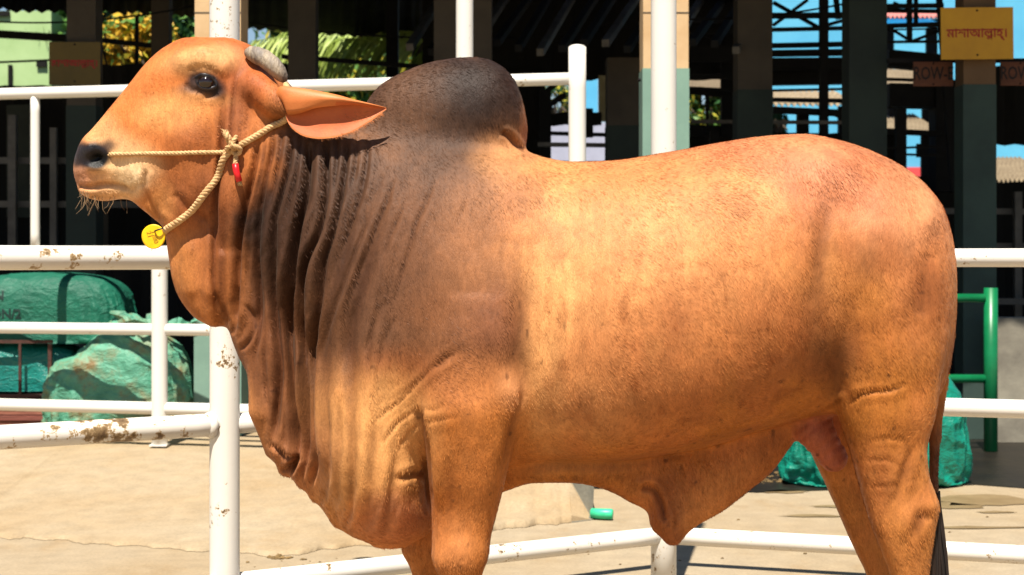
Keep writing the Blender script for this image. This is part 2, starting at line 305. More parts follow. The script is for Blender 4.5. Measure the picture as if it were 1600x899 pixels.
# neck folds from the nape down: long dark pleats, then shallow lines
for pts, w, d, fa in [
    ([(352,120),(349,170),(345,240),(338,300),(336,360),(334,430),(345,506)], 4.5, 12, (.3,.1)), ([(372,105),(366,150),(362,200),(358,240)], 3, 6, (.3,.3)), ([(392,140),(388,180),(384,215)], 3, 4, (.3,.3)),
    ([(404,205),(398,260),(384,320),(374,380),(370,440),(366,512)], 4.5, 16, (.15,.08)), ([(415,205),(410,260),(400,310),(392,360),(390,420),(384,470)], 3.2, 10, (.15,.3)), ([(428,200),(424,240),(412,290),(404,340),(402,400),(408,470),(404,530),(396,570)], 4, 15, (.12,.15)),
    ([(441,200),(437,240),(428,300),(420,340)], 3, 9, (.15,.3)), ([(456,202),(452,250),(438,310),(429,350),(428,420),(432,500),(438,580),(434,640),(426,700)], 4.2, 17, (.1,.08)),
    ([(470,204),(467,250),(458,300),(450,340)], 3, 8, (.15,.4)), ([(483,205),(481,260),(478,300),(466,350),(456,410),(452,470),(453,540),(456,610),(462,670),(464,716),(446,738)], 5.5, 30, (.1,.02)),
    ([(492,206),(491,260),(484,320),(470,360)], 2.8, 8, (.15,.4)), ([(510,208),(510,270),(507,320),(498,365),(480,410),(470,460),(475,540),(478,620),(478,680),(474,750)], 4.5, 22, (.1,.05)), ([(527,208),(526,260),(520,310)], 2.8, 7, (.15,.4)),
    ([(545,206),(541,250),(532,310),(520,365),(506,410),(500,470),(494,520),(489,590),(490,660),(492,720),(484,768)], 4, 18, (.12,.06)), ([(560,200),(556,250),(550,300)], 2.8, 5, (.2,.4)), ([(577,208),(572,260),(562,310),(545,360),(530,405),(516,450)], 3, 8, (.15,.4)),
    ([(588,300),(572,350),(553,400),(536,450),(522,490),(508,540),(502,600)], 2.6, 8, (.3,.4)), ([(620,258),(606,310),(590,350),(572,400),(556,440),(540,490),(534,530)], 2.6, 7, (.3,.4)), ([(690,255),(668,310),(652,345),(640,390),(622,450),(606,500)], 2.6, 5, (.4,.4)),
    ([(640,300),(620,345),(604,385),(590,430)], 2.4, 4, (.4,.4)), ([(600,440),(585,500),(578,550),(575,600),(550,622)], 2.2, 4.5, (.4,.4)), ([(625,480),(605,520),(594,560),(590,610)], 2.2, 3.5, (.4,.4)), ([(735,290),(722,330),(705,370)], 2.2, 2, (.4,.4)),
    ([(420,480),(415,540),(418,600),(424,660)], 3, 7, (.3,.3)), ([(384,470),(398,505),(392,530),(374,548)], 3.4, 9, (.2,.1)), ([(364,440),(370,490),(362,524)], 3.4, 8, (.3,.05)), ([(436,520),(444,590),(446,650),(448,704)], 3, 8, (.3,.1)),
    ([(420,690),(440,708),(462,722),(458,735),(438,733)], 4, 12, (.2,.05)), ([(512,600),(515,680),(513,740),(506,790)], 4.5, 6, (.4,.1)), ([(550,640),(552,720),(548,800),(538,828)], 4, 5, (.4,.1)), ([(530,620),(532,690),(528,760)], 3, 2.5, (.4,.4)),
    ([(594,764),(588,795),(575,824)], 2.6, 3, (.5,.3)), ([(610,766),(606,795),(600,826)], 2.6, 3, (.5,.3)), ([(624,772),(618,800),(610,824)], 2.6, 2.6, (.5,.3)),
    ([(652,640),(622,660),(598,690),(585,700)], 3.4, 4, (.2,.5)), ([(690,560),(660,590),(630,622),(590,655),(568,680)], 3.4, 4, (.4,.5)), ([(660,585),(640,605),(600,632)], 2.6, 2.5, (.4,.5)), ([(655,660),(630,690),(615,720)], 3, 3, (.2,.5)), ([(668,738),(645,741),(612,752)], 6, 9, (.1,.4)),
    ([(720,545),(690,566),(668,584)], 5, 4, (.4,.4)), ([(660,662),(690,655),(725,648)], 2.2, 2.4, (.2,.5)), ([(655,640),(675,640),(700,630)], 2.2, 2, (.2,.5))]:
    fold(pts, w, d, .28, fa)
for pts, w, d in [([(350,300),(346,420),(352,520)],9,8), ([(396,250),(372,380),(368,500)],11,12), ([(424,260),(404,380),(404,520)],10,11), ([(446,300),(430,420),(438,560),(430,690)],11,13), ([(476,300),(456,420),(456,600),(462,720)],12,20), ([(504,320),(474,440),(478,620),(476,740)],11,16), ([(530,330),(500,460),(490,620),(488,760)],11,12), ([(572,300),(535,420),(515,520),(512,680),(508,780)],12,8), ([(606,310),(570,430),(548,540),(550,700),(546,820)],12,9), ([(532,600),(530,700),(524,800)],8,6), ([(585,640),(580,740),(572,838)],10,7), ([(620,700),(612,770),(600,842)],8,5)]:
    fold(pts, w, d, .5, (.25, .12))
for _ in range(26):                                                      # fine skin lines between the folds
    u0 = random.uniform(395, 640); v0 = random.uniform(230, 480); ln = random.uniform(50, 130); sl_ = random.uniform(.15, .5)
    fold([(u0, v0), (u0-ln*sl_*.4, v0+ln*.5), (u0-ln*sl_, v0+ln)], random.uniform(1.8, 2.6), random.uniform(1.2, 2.6))
# body creases, muscles and bones
fold([(650,632),(656,660),(665,705),(670,755),(673,805)], 6, 15, .2, (.1,.2)); fold([(815,600),(804,655),(790,715),(782,760)], 7, 7, .3, (.2,.4)); fold([(700,700),(702,760),(706,830)], 12, 5, .4, (.4,.3)); fold([(823,236),(806,226),(792,212),(780,206)], 4, 9)
fold([(822,400),(814,490),(810,545),(818,600),(812,650)], 15, 7, .3, (.4,.3))
fold([(1304,500),(1308,570),(1314,622)], 11, 6, .4, (.6,.1), one=-1); fold([(1316,622),(1326,628),(1345,616),(1370,612),(1395,608),(1422,594)], 4.5, 5, .3, (.3,.3))
fold([(1316,624),(1290,640),(1262,652)], 4, 5); fold([(1356,690),(1390,684),(1420,690)], 3, 2, .3, (.3,.3)); fold([(1350,720),(1385,718),(1412,735)], 3, 1.8, .3, (.3,.3)); fold([(1352,758),(1380,760),(1412,758)], 3, 1.5, .3, (.3,.3))
fold([(1428,690),(1418,720),(1405,760),(1402,790)], 6, 4, .5, (.3,.3)); fold([(1458,812),(1440,806),(1430,825),(1424,850)], 8, 6, .4, (.2,.4))
fold([(1292,290),(1288,340),(1280,400),(1272,450),(1264,500)], 12, 4, .5, (.4,.4)); fold([(1450,390),(1445,450),(1438,500)], 14, 4, .4)
fold([(800,727),(830,725),(900,724),(960,722),(1050,708),(1150,678),(1240,648)], 8, 5, .3, (.2, .2))
fold([(1000,770),(1012,762),(1022,766),(1034,790),(1040,820)], 5, 9, .6); fold([(1060,800),(1056,830)], 3, 3); fold([(1046,800),(1044,825)], 3, 3)
for u0 in (842, 862, 884, 910, 940): fold([(u0, 300), (u0-4, 420), (u0-2, 560), (u0+8, 660)], 9, 1.5, .5, (.3, .3))
for q in [(796,612,26,30,20), (780,520,45,70,12), (720,470,80,110,10), (760,300,60,60,6), (1292,262,45,34,14,20), (1452,340,18,34,6,20), (1380,420,70,110,9), (1400,560,50,50,6), (1330,330,40,40,-6), (1215,560,70,80,-8),
          (1010,470,140,150,6), (1100,300,90,30,5), (1180,450,60,110,-3), (700,180,80,50,5), (718,862,34,26,7), (690,880,12,20,5), (1420,815,34,30,8), (1380,830,22,50,-4), (1452,790,14,18,5), (745,700,30,60,4), (690,720,18,60,4), (1400,650,40,30,6),
          (255,150,40,26,-5,-40), (300,200,40,50,5), (335,300,30,60,4), (215,240,34,30,4), (360,160,14,60,5), (230,185,46,18,5,-48), (320,165,40,18,-4), (150,266,40,9,4), (190,275,36,20,6)]: bump(*q)
# eye socket, nostril, mouth
fold([(318,143),(300,140),(288,130)], 4, 4, .3); fold([(345,136),(335,148),(318,150)], 4, 4, .3); fold([(290,112),(315,104),(340,114),(350,130)], 4, 1.6, .5)
fold([(122,291),(140,293),(165,288),(190,290),(207,300)], 3.2, 8, .4, (.02, .15)); fold([(205,300),(216,290),(226,286)], 3, 3); fold([(228,262),(226,290),(236,320),(256,350)], 4, 5, .5)
bump(151, 248, 11, 9, -22); bump(150, 262, 14, 5, 6); bump(140, 240, 9, 14, 5)
fold([(270,300),(300,330),(330,345)], 6, 4)
idx_ = None
disp += .006*fbm(co*np.array([6, 6, 3.2]), 2, 15)*np.clip((PU-560)/200, .2, 1)*side
disp += (.0016*fbm(co*9, 3, 5)+.0007*fbm(co*45, 2, 9))*(PV < 1000)
sk = (np.exp(-(((PU-1285)/48)**2+((PV-690)/55)**2)) > .4) & (np.abs(co[:, 1]) < .10)
disp += np.where(sk, .0011*np.sin((PU*.55+PV*.85)*.42+2*wv*.3), 0)
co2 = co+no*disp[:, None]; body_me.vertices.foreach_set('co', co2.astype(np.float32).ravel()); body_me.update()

# coat: patches of hide colour, some with shade and highlights put in
def lin(c): return np.array(s2l(c))
colr = np.tile(lin((206, 138, 80)), (nv, 1)); n1 = fbm(co*7, 4, 21); n2 = fbm(co*np.array([28, 28, 12]), 3, 31); n3 = fbm(co*np.array([60, 60, 34]), 3, 41)
def patch(u, v, ru, rv, c, s, ang=0, soft=1.35, nz=.45):
    global colr
    a_, b_ = math.cos(math.radians(ang)), math.sin(math.radians(ang)); a = PU-u; b = PV-v; x = (a*a_+b*b_)/ru; y = (-a*b_+b*a_)/rv
    d = np.sqrt(x*x+y*y)+nz*n1*.7+nz*n2*.35; t = np.clip((1+soft*.5-d)/soft, 0, 1); t = (t*t*(3-2*t)*s)[:, None]; colr = colr*(1-t)+lin(c)*t
TAN = (222,162,102); ORG = (182,114,48); DK = (84,62,52); BR = (128,88,64); RED = (182,98,52)
patch(1000,700,360,90,ORG,.9,-4); patch(1230,600,120,90,ORG,.75); patch(1390,600,110,190,ORG,.85); patch(1400,850,80,120,(194,128,66),.9); patch(720,800,90,220,(188,114,50),.9)
patch(1330,300,180,85,(196,134,94),.85,20); patch(1440,420,60,110,(200,132,84),.6); patch(930,450,130,180,(232,176,116),.85); patch(1080,400,150,110,(228,166,108),.7); patch(1000,560,160,80,(214,150,90),.5)
patch(1040,560,170,100,(178,106,54),.45,-15); patch(1272,430,40,120,(176,104,52),.5,4,1.8); patch(1350,400,60,40,(156,96,54),.35); patch(1298,530,52,70,(136,80,46),.55,0,1.8); patch(1440,480,34,60,(150,90,48),.5); patch(1385,520,40,40,(160,92,44),.35); patch(1010,280,90,30,(190,116,68),.4); patch(1130,250,100,26,(196,122,76),.4)
# dark neck, shoulder and hump
patch(580,340,195,240,(101,70,49),.95,-10,1.3); patch(690,320,122,190,(110,75,51),.85,0,1.3); patch(690,420,110,120,(118,80,55),.6); patch(700,170,160,115,(86,60,43),.97,0,.7); patch(742,140,86,66,(44,31,25),.95,0,1.2,.5); patch(640,160,60,50,(96,68,49),.5); patch(470,330,115,180,(75,53,39),.9,8,.9); patch(610,490,110,100,(104,70,48),.75,0,1.0); patch(425,430,66,190,(68,45,32),.8,4,.9); patch(375,370,40,120,(56,37,29),.8,8); patch(385,270,24,64,(60,40,32),.75,6); patch(560,440,60,100,(86,59,42),.6,20); patch(560,555,90,60,(92,61,39),.7,30,1.2)
patch(650,440,130,120,(112,76,53),.6,0,1.5); patch(590,520,70,70,(104,74,56),.4); patch(745,400,60,100,(168,114,74),.5); patch(778,515,50,60,(124,76,54),.75,0,1.6); patch(700,500,70,50,(142,92,58),.5); patch(806,470,26,70,(150,100,68),.4); patch(800,612,22,26,(226,164,114),.7); patch(1300,560,34,50,(112,70,42),.5,0,1.8); patch(1446,455,22,30,(128,80,46),.5); patch(800,250,50,40,(204,146,96),.75); patch(826,200,12,50,(170,116,74),.8); patch(1200,245,170,36,(196,120,82),.65,3); patch(1330,290,120,50,(200,130,96),.6,22); patch(960,290,70,34,(190,112,66),.45); patch(1282,400,20,105,(130,88,52),.5,6,2.0); patch(1370,400,50,34,(150,94,54),.35); patch(1455,450,26,60,(160,94,44),.5); patch(1430,320,34,50,(226,168,120),.5); patch(1300,440,12,80,(214,146,86),.4); patch(900,640,70,50,(232,172,110),.6); patch(850,560,30,140,(232,172,112),.5); patch(815,330,40,60,(190,126,80),.5)  # the elbow's lit spot and the hip crease's shade are put into the colour
patch(620,600,90,50,(166,98,50),.6); patch(550,700,120,110,(214,152,90),.95,0,.8); patch(585,690,80,80,(232,172,108),.7); patch(610,815,60,40,(206,132,92),.8); patch(470,720,45,60,(176,112,78),.7); patch(435,640,28,90,(170,108,70),.6); patch(400,540,40,60,(150,94,58),.7); patch(320,440,60,80,(186,116,62),.92); patch(290,400,30,60,(206,138,78),.6)
patch(745,600,60,40,(196,128,78),.6); patch(740,760,40,100,(200,130,74),.4); patch(700,850,40,50,(200,134,84),.6); patch(690,760,26,90,(176,98,34),.4)
# head, the jaw's shadow painted in as brown patches
patch(270,190,150,150,(200,122,64),1,0,.5); patch(320,80,90,40,(184,98,46),.9,10); patch(385,120,50,50,(172,92,46),.8); patch(300,95,50,20,(214,160,104),.8,-12); patch(220,165,70,22,(196,112,54),.7,-45); patch(270,180,60,34,(220,152,88),.7); patch(250,220,36,24,(200,120,62),.6); patch(300,215,50,34,(164,92,46),.7); patch(262,178,50,30,(232,170,108),.5); patch(160,210,30,40,(222,164,110),.8,-45); patch(195,255,50,40,(230,184,130),.85); patch(205,280,26,26,(244,222,186),.8); patch(180,300,40,16,(236,196,150),.7); patch(140,285,40,24,(218,160,118),.7); patch(170,304,45,14,(226,176,124),.7); patch(365,200,22,90,(150,92,60),.8,6); patch(300,320,55,50,(150,88,50),.85); patch(330,370,30,90,(140,82,48),.6); patch(295,265,55,60,(132,78,44),.55); patch(250,320,22,34,(214,150,90),.7); patch(196,262,44,36,(240,206,158),.6)
patch(322,96,46,20,(228,178,122),.8,-6); patch(316,150,44,12,(214,160,104),.5,10); patch(320,130,32,19,(48,38,42),.97,18,.7); patch(298,136,22,9,(90,70,64),.7,-12); patch(336,140,18,12,(40,32,34),.9,20)
patch(148,244,27,21,(22,20,23),1,0,.5,.1); patch(126,244,15,22,(40,35,38),.95,0,.7,.15); patch(126,276,14,14,(206,150,118),.8,0,.8,.2); patch(170,228,12,9,(50,40,44),.8); patch(146,238,18,8,(44,41,47),.5,0,.8,.1); patch(153,250,13,11,(7,6,7),1,0,.4,.1)  # nose pad; the opening's dark and the highlight are put into the colour
patch(450,600,52,150,(112,72,46),.6,0,1.5); patch(520,560,60,60,(122,82,54),.5,0,1.8)
# broad reddish brown clouding over flank, rump and thigh
cl_ = np.clip((fbm(co*np.array([5.5, 5.5, 4.2]), 4, 131)+.12)*2.6, 0, 1)*np.clip((PU-780)/120, 0, 1)*.38; colr = colr*(1-cl_[:, None])+lin((178, 104, 62))*cl_[:, None]
c2_ = np.clip((fbm(co*np.array([13, 13, 8]), 3, 171)-.02)*3, 0, 1)*np.clip((PU-780)/120, 0, 1)*.28; colr = colr*(1-c2_[:, None])+lin((160, 92, 52))*c2_[:, None]
# skin, tail and shanks
sc_ = (np.abs(co[:, 1]) < .11) & (PV > 640) & (PV < 745) & (PU > 1236) & (PU < 1336)
t = np.clip(1.35-np.hypot((PU-1288)/48, (PV-695)/50), 0, 1)*sc_; t = np.clip(t*2, 0, 1)[:, None]; colr = colr*(1-t)+lin((172, 98, 70))*t
t = ((PU > 1448) & (np.abs(co[:, 1]-.02) < .035) & (PV > 600) & (no[:, 1] < 1))[:, None]*np.clip((PV-600)/120, 0, .9)[:, None]*(np.hypot(co[:, 0]-px(1461), 0) < .03)[:, None]; colr = colr*(1-t)+lin((92, 56, 40))*t
patch(1400,1180,200,40,(40,34,30),1); patch(720,1180,200,40,(40,34,30),1); patch(1050,850,20,30,(150,82,44),.7); patch(1030,800,16,40,(150,84,40),.6)
# mottling, brown flecks, shade of the folds darkened into the skin, pale wear
mot = np.clip(n2*1.5+.1, -1, 1); n4 = fbm(co*np.array([16, 16, 11]), 4, 61); colr *= (1+.13*mot+.11*n3+.11*n1+.10*n4)[:, None]
fl = np.clip((fbm(co*np.array([34, 34, 22]), 2, 77)-.34)*6, 0, 1)*np.clip(1.3-np.hypot((PU-1080)/300, (PV-560)/150), 0, 1)*.6
colr = colr*(1-fl[:, None])+lin((140, 76, 34))*fl[:, None]
dots = np.clip((noise3(co*55, 91)-.80)*12, 0, 1)*np.clip((PV-330)/200, 0, 1)*.55; colr = colr*(1-dots[:, None])+lin((70, 40, 24))*dots[:, None]
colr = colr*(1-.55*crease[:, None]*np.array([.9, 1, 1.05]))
colr = np.clip(colr*np.array([.785, .742, .70]), .004, .9)
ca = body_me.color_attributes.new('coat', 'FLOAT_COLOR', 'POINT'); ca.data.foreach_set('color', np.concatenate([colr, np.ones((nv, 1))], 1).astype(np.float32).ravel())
body_me.polygons.foreach_set('use_smooth', np.ones(len(body_me.polygons), bool))
gl = np.full(nv, .56); gl = np.where(np.hypot((PU-146)/30, (PV-246)/24) < 1, .42, gl)
ga = body_me.attributes.new('gloss', 'FLOAT', 'POINT'); ga.data.foreach_set('value', gl.astype(np.float32))

hide, t, b = mat_new('short_hair_hide')
at = N(t, 'ShaderNodeAttribute', attribute_name='coat'); tc = N(t, 'ShaderNodeTexCoord'); mp = N(t, 'ShaderNodeMapping'); mp.inputs['Scale'].default_value = (1, 1, .35)
mp.inputs['Rotation'].default_value = (0, .25, 0); t.links.new(tc.outputs['Object'], mp.inputs[0])
h1 = N(t, 'ShaderNodeTexNoise', Scale=420, Detail=3); t.links.new(mp.outputs[0], h1.inputs['Vector'])
h2 = N(t, 'ShaderNodeTexNoise', Scale=90, Detail=5, Roughness=.65); t.links.new(mp.outputs[0], h2.inputs['Vector'])
mx = N(t, 'ShaderNodeMath', operation='MULTIPLY_ADD'); t.links.new(h1.outputs[0], mx.inputs[0]); mx.inputs[1].default_value = .6; t.links.new(h2.outputs[0], mx.inputs[2])
mr = N(t, 'ShaderNodeMapRange'); mr.inputs['From Min'].default_value = .5; mr.inputs['From Max'].default_value = 1.1; mr.inputs['To Min'].default_value = .72; mr.inputs['To Max'].default_value = 1.26; t.links.new(mx.outputs[0], mr.inputs[0])
mm = N(t, 'ShaderNodeMix', data_type='RGBA', blend_type='MULTIPLY'); mm.inputs[0].default_value = 1; t.links.new(at.outputs['Color'], mm.inputs[6]); t.links.new(mr.outputs[0], mm.inputs[7])
t.links.new(mm.outputs[2], b.inputs['Base Color'])
g = N(t, 'ShaderNodeAttribute', attribute_name='gloss'); t.links.new(g.outputs['Fac'], b.inputs['Roughness']); b.inputs['Specular IOR Level'].default_value = .2
b.inputs['Sheen Weight'].default_value = .03; b.inputs['Sheen Roughness'].default_value = .4; b.inputs['Sheen Tint'].default_value = (1, .85, .7, 1)
bp = N(t, 'ShaderNodeBump', Strength=.5, Distance=.004); t.links.new(mx.outputs[0], bp.inputs['Height']); t.links.new(bp.outputs[0], b.inputs['Normal'])

bull = empty('bull', (0, D0, 0), 'big tan humped bull with dark brown neck, standing side-on in front of the pipe pen', 'bull')
body = link('body', body_me, hide); body.parent = bull
near = .5+.0
def bp_(u, v, y): return Vector((px(u, y), y, pz(v, y)))                 # a point of the bull, from the bull's own base
def bpart(mb, name, m): o = link(name, mb.mesh(name), m); o.parent = bull; return o

# short hair lying along the hide: thin blades, each a shade of the coat beneath it
fl4 = np.empty(len(body_me.loops), np.int32); body_me.loops.foreach_get('vertex_index', fl4); fl4 = fl4.reshape(-1, 4)
cc = co2[fl4]; fcen = cc.mean(1); fa = np.linalg.norm(np.cross(cc[:, 2]-cc[:, 0], cc[:, 3]-cc[:, 1]), axis=1)/2; fn = no[fl4].mean(1)
ok = (fn[:, 1] < .45) & (fcen[:, 1] < .16) & (fcen[:, 2] > .28); fu = PU[fl4].mean(1); fv = PV[fl4].mean(1)
ok &= ~((np.hypot((fu-146)/32, (fv-246)/26) < 1) | (np.hypot((fu-320)/26, (fv-130)/18) < 1) | ((np.hypot((fu-1288)/50, (fv-692)/52) < 1) & (np.abs(fcen[:, 1]) < .11)))
NH = 190000; crf = crease[fl4].mean(1); pr = fa*ok*np.clip(1-crf*3, .02, 1); pick = rng.choice(len(fa), NH, p=pr/pr.sum()); w4 = rng.dirichlet((1, 1, 1, 1), NH)
hp = (co2[fl4[pick]]*w4[:, :, None]).sum(1); hn = no[fl4[pick]].mean(1); hn /= np.linalg.norm(hn, axis=1)[:, None]; hc = (colr[fl4[pick]]*w4[:, :, None]).sum(1)
fw = np.tile([.55, 0, -1.], (NH, 1)); hu = fu[pick]; hv = fv[pick]; fw[hu < 420] = [.45, 0, -.6]; fw[(hu > 560) & (hu < 830) & (hv < 220)] = [.9, 0, -.5]; fw[hv > 640] = [.12, 0, -1]
fw += .8*np.stack([noise3(hp*7, 301), noise3(hp*7, 302), noise3(hp*7, 303)], 1)+.16*rng.normal(size=(NH, 3)); fw -= hn*(fw*hn).sum(1)[:, None]; fw /= np.linalg.norm(fw, axis=1)[:, None]
sd_ = np.cross(fw, hn); roll = rng.normal(0, .17, NH)[:, None]; sd_ = sd_*np.cos(roll)+hn*np.sin(roll)
ln = (np.where(hu < 420, .0075, .0125)*rng.uniform(.6, 1.4, NH))[:, None]; wd = (rng.uniform(.0005, .0009, NH))[:, None]; lift = rng.uniform(.03, .14, NH)[:, None]
b0 = hp-hn*.0006; m0 = b0+fw*ln*.5+hn*ln*lift*.6; t0 = b0+fw*ln+hn*ln*lift
hv4 = np.stack([b0, m0+sd_*wd, t0, m0-sd_*wd], 1).reshape(-1, 3); hme = mesh_np('coat_hair', hv4, np.arange(NH*4).reshape(-1, 4), False)
tone = np.clip(1+.13*rng.normal(size=(NH, 1)), .5, 1.6); hcol = np.repeat(np.concatenate([np.clip(hc*tone, 0, .95), np.ones((NH, 1))], 1), 4, axis=0); ha = hme.color_attributes.new('coat', 'FLOAT_COLOR', 'POINT'); ha.data.foreach_set('color', hcol.astype(np.float32).ravel())
M_hair, ht, hb = mat_new('coat_hair_strands'); ha_ = N(ht, 'ShaderNodeAttribute', attribute_name='coat'); ht.links.new(ha_.outputs['Color'], hb.inputs['Base Color']); hb.inputs['Roughness'].default_value = .5; hb.inputs['Specular IOR Level'].default_value = .14
hair = link('coat_hair', hme, M_hair); hair.parent = bull; tag(hair, kind='stuff')
# ------------------------------------------------------------ the bull's eyes, ears, horns, tail hair, whiskers
from mathutils.bvhtree import BVHTree
fq = np.empty(len(body_me.polygons)*4, np.int32); body_me.polygons.foreach_get('vertices' if False else 'loop_start', np.empty(len(body_me.polygons), np.int32))
lv = np.empty(len(body_me.loops), np.int32); body_me.loops.foreach_get('vertex_index', lv)
keep = lv.reshape(-1, 4); bvh = BVHTree.FromPolygons([tuple(c) for c in co2], keep.tolist())
CAM_L = Vector((0, -D0, CAMZ))
def skin(u, v, off=0.0, y=-.3):
    """the point of the near flank that the photograph shows at (u, v), lifted off the skin; in the bull's own space"""
    d = (bp_(u, v, y)-CAM_L).normalized(); h = bvh.ray_cast(CAM_L, d)
    if h[0] is None: return bp_(u, v, -.08)
    return h[0]+h[1]*off
M_eye = mat('wet_dark_eye', s2l((38, 22, 16)), s2l((16, 10, 9)), scale=40, rough=.06, spec=.7)
M_lid = mat('dark_eyelid_skin', s2l((44, 36, 38)), s2l((30, 26, 28)), scale=60, rough=.38, bump=.3, bscale=300, bdist=.002)
M_horn = mat('grey_horn', s2l((112, 104, 98)), s2l((170, 152, 126)), scale=11, rough=.6, bump=.9, bscale=90, stretch=(2.2, .6, .8), dirt=s2l((78, 68, 62)), dscale=14, dlo=.46, dhi=.66, bdist=.004)
M_ear = mat('ear_hide', s2l((176, 96, 46)), s2l((194, 114, 58)), scale=12, rough=.55, bump=.25, bscale=220, bdist=.002)
M_earin = mat('ear_inner_skin', s2l((170, 80, 34)), s2l((186, 94, 42)), scale=16, rough=.6, bump=.2, bscale=200, bdist=.002)
M_hairk = mat('black_tail_hair', s2l((20, 17, 16)), s2l((44, 32, 26)), scale=60, rough=.5, stretch=(1, 1, .08))
M_whisk = mat('pale_whisker_hair', s2l((130, 102, 70)), rough=.5)
eye_c = skin(321, 128)
for s in (-1, 1):
    c = Vector((eye_c.x, s*(abs(eye_c.y)-.011), eye_c.z)); b_ = MB(); vs = []; fs = []; n, m = 20, 12
    for i in range(m+1):
        for k in range(n):
            th = math.pi*i/m; ph = 2*math.pi*k/n; vs.append(c+Vector((math.sin(th)*math.cos(ph)*.0215, math.cos(th)*.019, math.sin(th)*math.sin(ph)*.0195)))
    fs = [(i*n+k, i*n+(k+1) % n, (i+1)*n+(k+1) % n, (i+1)*n+k) for i in range(m) for k in range(n)]
    b_.add(vs, fs, True); e = bpart(b_, 'eye', M_eye)
    l = MB(); pts = []
    for k in range(25):
        a = 2*math.pi*k/24; pts.append(c+Vector((math.cos(a)*.0245+.002*math.cos(2*a), s*(.0085-.006*abs(math.cos(a))), math.sin(a)*.0165-.005*math.cos(a)*1.0)))
    l.tube(pts, [.0052+.0022*max(0, math.sin(2*math.pi*k/24)) for k in range(25)], 8, cap=False); bpart(l, 'eyelid', M_lid)
    if s < 0:
        w = MB()
        for k in range(26):
            a = math.pi*(.12+.76*k/25); p = c+Vector((math.cos(a)*.0235, s*.012, math.sin(a)*.0175)); w.tube([p, p+Vector((math.cos(a)*.006, s*.008, .003)), p+Vector((math.cos(a)*.010, s*.013, .001-.004*random.random()))], [.0007, .0005, .0002], 4)
        bpart(w, 'eyelashes', M_lid)
# horns: blunt grey stubs curving back
for s in (-1, 1):
    h = MB(); rows = [(386,84,.083,.012), (391,83,.088,.018), (400,86,.094,.022), (413,92,.100,.0235), (425,101,.106,.0235), (436,113,.108,.0205), (443,123,.106,.014), (446,128,.104,.005)]
    h.tube([bp_(u, v, s*y) if s < 0 else Vector((px(u-8, -y), y, pz(v+16, -y))) for u, v, y, r in rows], [q[3] for q in rows], 16, wob=.03); bpart(h, 'horn', M_horn)
# ears: long leaf shaped cups, held out level and open downwards
def ear(s):
    top = [(428,150),(440,134),(470,137),(500,142),(528,148),(552,155),(580,162),(603,168)]
    fld = [(446,160),(450,180),(470,177),(500,167),(528,163),(552,162),(580,165),(604,169)]
    low = [(446,166),(450,192),(470,211),(500,217),(528,214),(552,206),(580,189),(604,171)]
    L = np.linspace(0, 1, 8); q = np.linspace(0, 1, 40)
    def cv(A): A = np.array(A, float); return np.stack([hermite(q, L, A[:, 0]), hermite(q, L, A[:, 1])], 1)
    T, Fd, Lw = cv(top), cv(fld), cv(low); outer = []; inner = []; m = 15
    for i, t in enumerate(q):
        y0 = -.146-.012*t-.02*math.sin(math.pi*t); wd = .95*math.sin(math.pi*min(1, .12+.9*t*.98))**.7; ring = []; inr = []
        mid = (T[i]+Lw[i])/2
        ctrl = [(Fd[i], -.020*wd), (T[i]*.55+Fd[i]*.45, -.030*wd), (T[i], -.012*wd), (T[i]*.7+Lw[i]*.3, .006*wd), (T[i]*.3+Lw[i]*.7, .004*wd), (Lw[i], -.010*wd)]
        K = np.linspace(0, 1, 6); qq = np.linspace(0, 1, m)
        cu = hermite(qq, K, [c[0][0] for c in ctrl]); cvv = hermite(qq, K, [c[0][1] for c in ctrl]); cy = hermite(qq, K, [c[1] for c in ctrl])
        for a, b__, c_ in zip(cu, cvv, cy):
            y = y0+c_; p = bp_(a, b__, y); ring.append(Vector((p.x, y if s < 0 else -y, p.z)))
        outer.append(ring)
    for name, mt, th in (('ear', M_ear, 0),):
        vs = [p for r in outer for p in r]; n = len(outer)
        cen = [sum(r, Vector())/m for r in outer]
        vin = [p+((cen[i]-p).normalized()*min(.004, (cen[i]-p).length*.35)) for i, r in enumerate(outer) for p in r]
        a = MB(); fs = [(i*m+k, i*m+k+1, (i+1)*m+k+1, (i+1)*m+k) for i in range(n-1) for k in range(m-1)]
        rim = []; o = len(vs)
        for i in range(n-1):
            for k in (0, m-1): rim.append((i*m+k, (i+1)*m+k, o+(i+1)*m+k, o+i*m+k))
        a.add(vs+vin, fs+rim, True); e = bpart(a, 'ear', M_ear)
        c = MB(); c.add([p for p in vin], [f[::-1] for f in fs], True); li = link('inner_skin', c.mesh('inner_skin'), M_earin); li.parent = e
for s in (-1, 1): ear(s)
eh = MB()                                                               # soft hair along the rims and inside of the near ear
for k in range(420):
    t_ = random.uniform(.04, .95); e_ = random.random(); u_ = 446+t_*158; vt = float(np.interp(u_, [440, 470, 500, 552, 603], [182, 177, 167, 162, 169])); vb = float(np.interp(u_, [440, 470, 500, 528, 552, 580, 605], [190, 211, 217, 214, 206, 189, 171]))
    f_ = random.choice([.98, .98, .3+.65*random.random()]); p = bp_(u_, vt*(1-f_)+vb*f_, -.150-.012*t_-.02*math.sin(math.pi*t_)-(.018 if f_ < .1 else .004 if f_ > .9 else -.006)); d = Vector((.8, random.uniform(-.5, .1), random.uniform(-.7, .3))).normalized()*random.uniform(.004, .011)
    eh.tube([p, p+d*.6+Vector((0, 0, -.001)), p+d+Vector((0, 0, -.003))], [.0005, .0004, .0002], 3, cap=False)
tag(bpart(eh, 'ear_hair', mat('tan_ear_hair', s2l((190, 118, 66)), rough=.5)), kind='stuff')
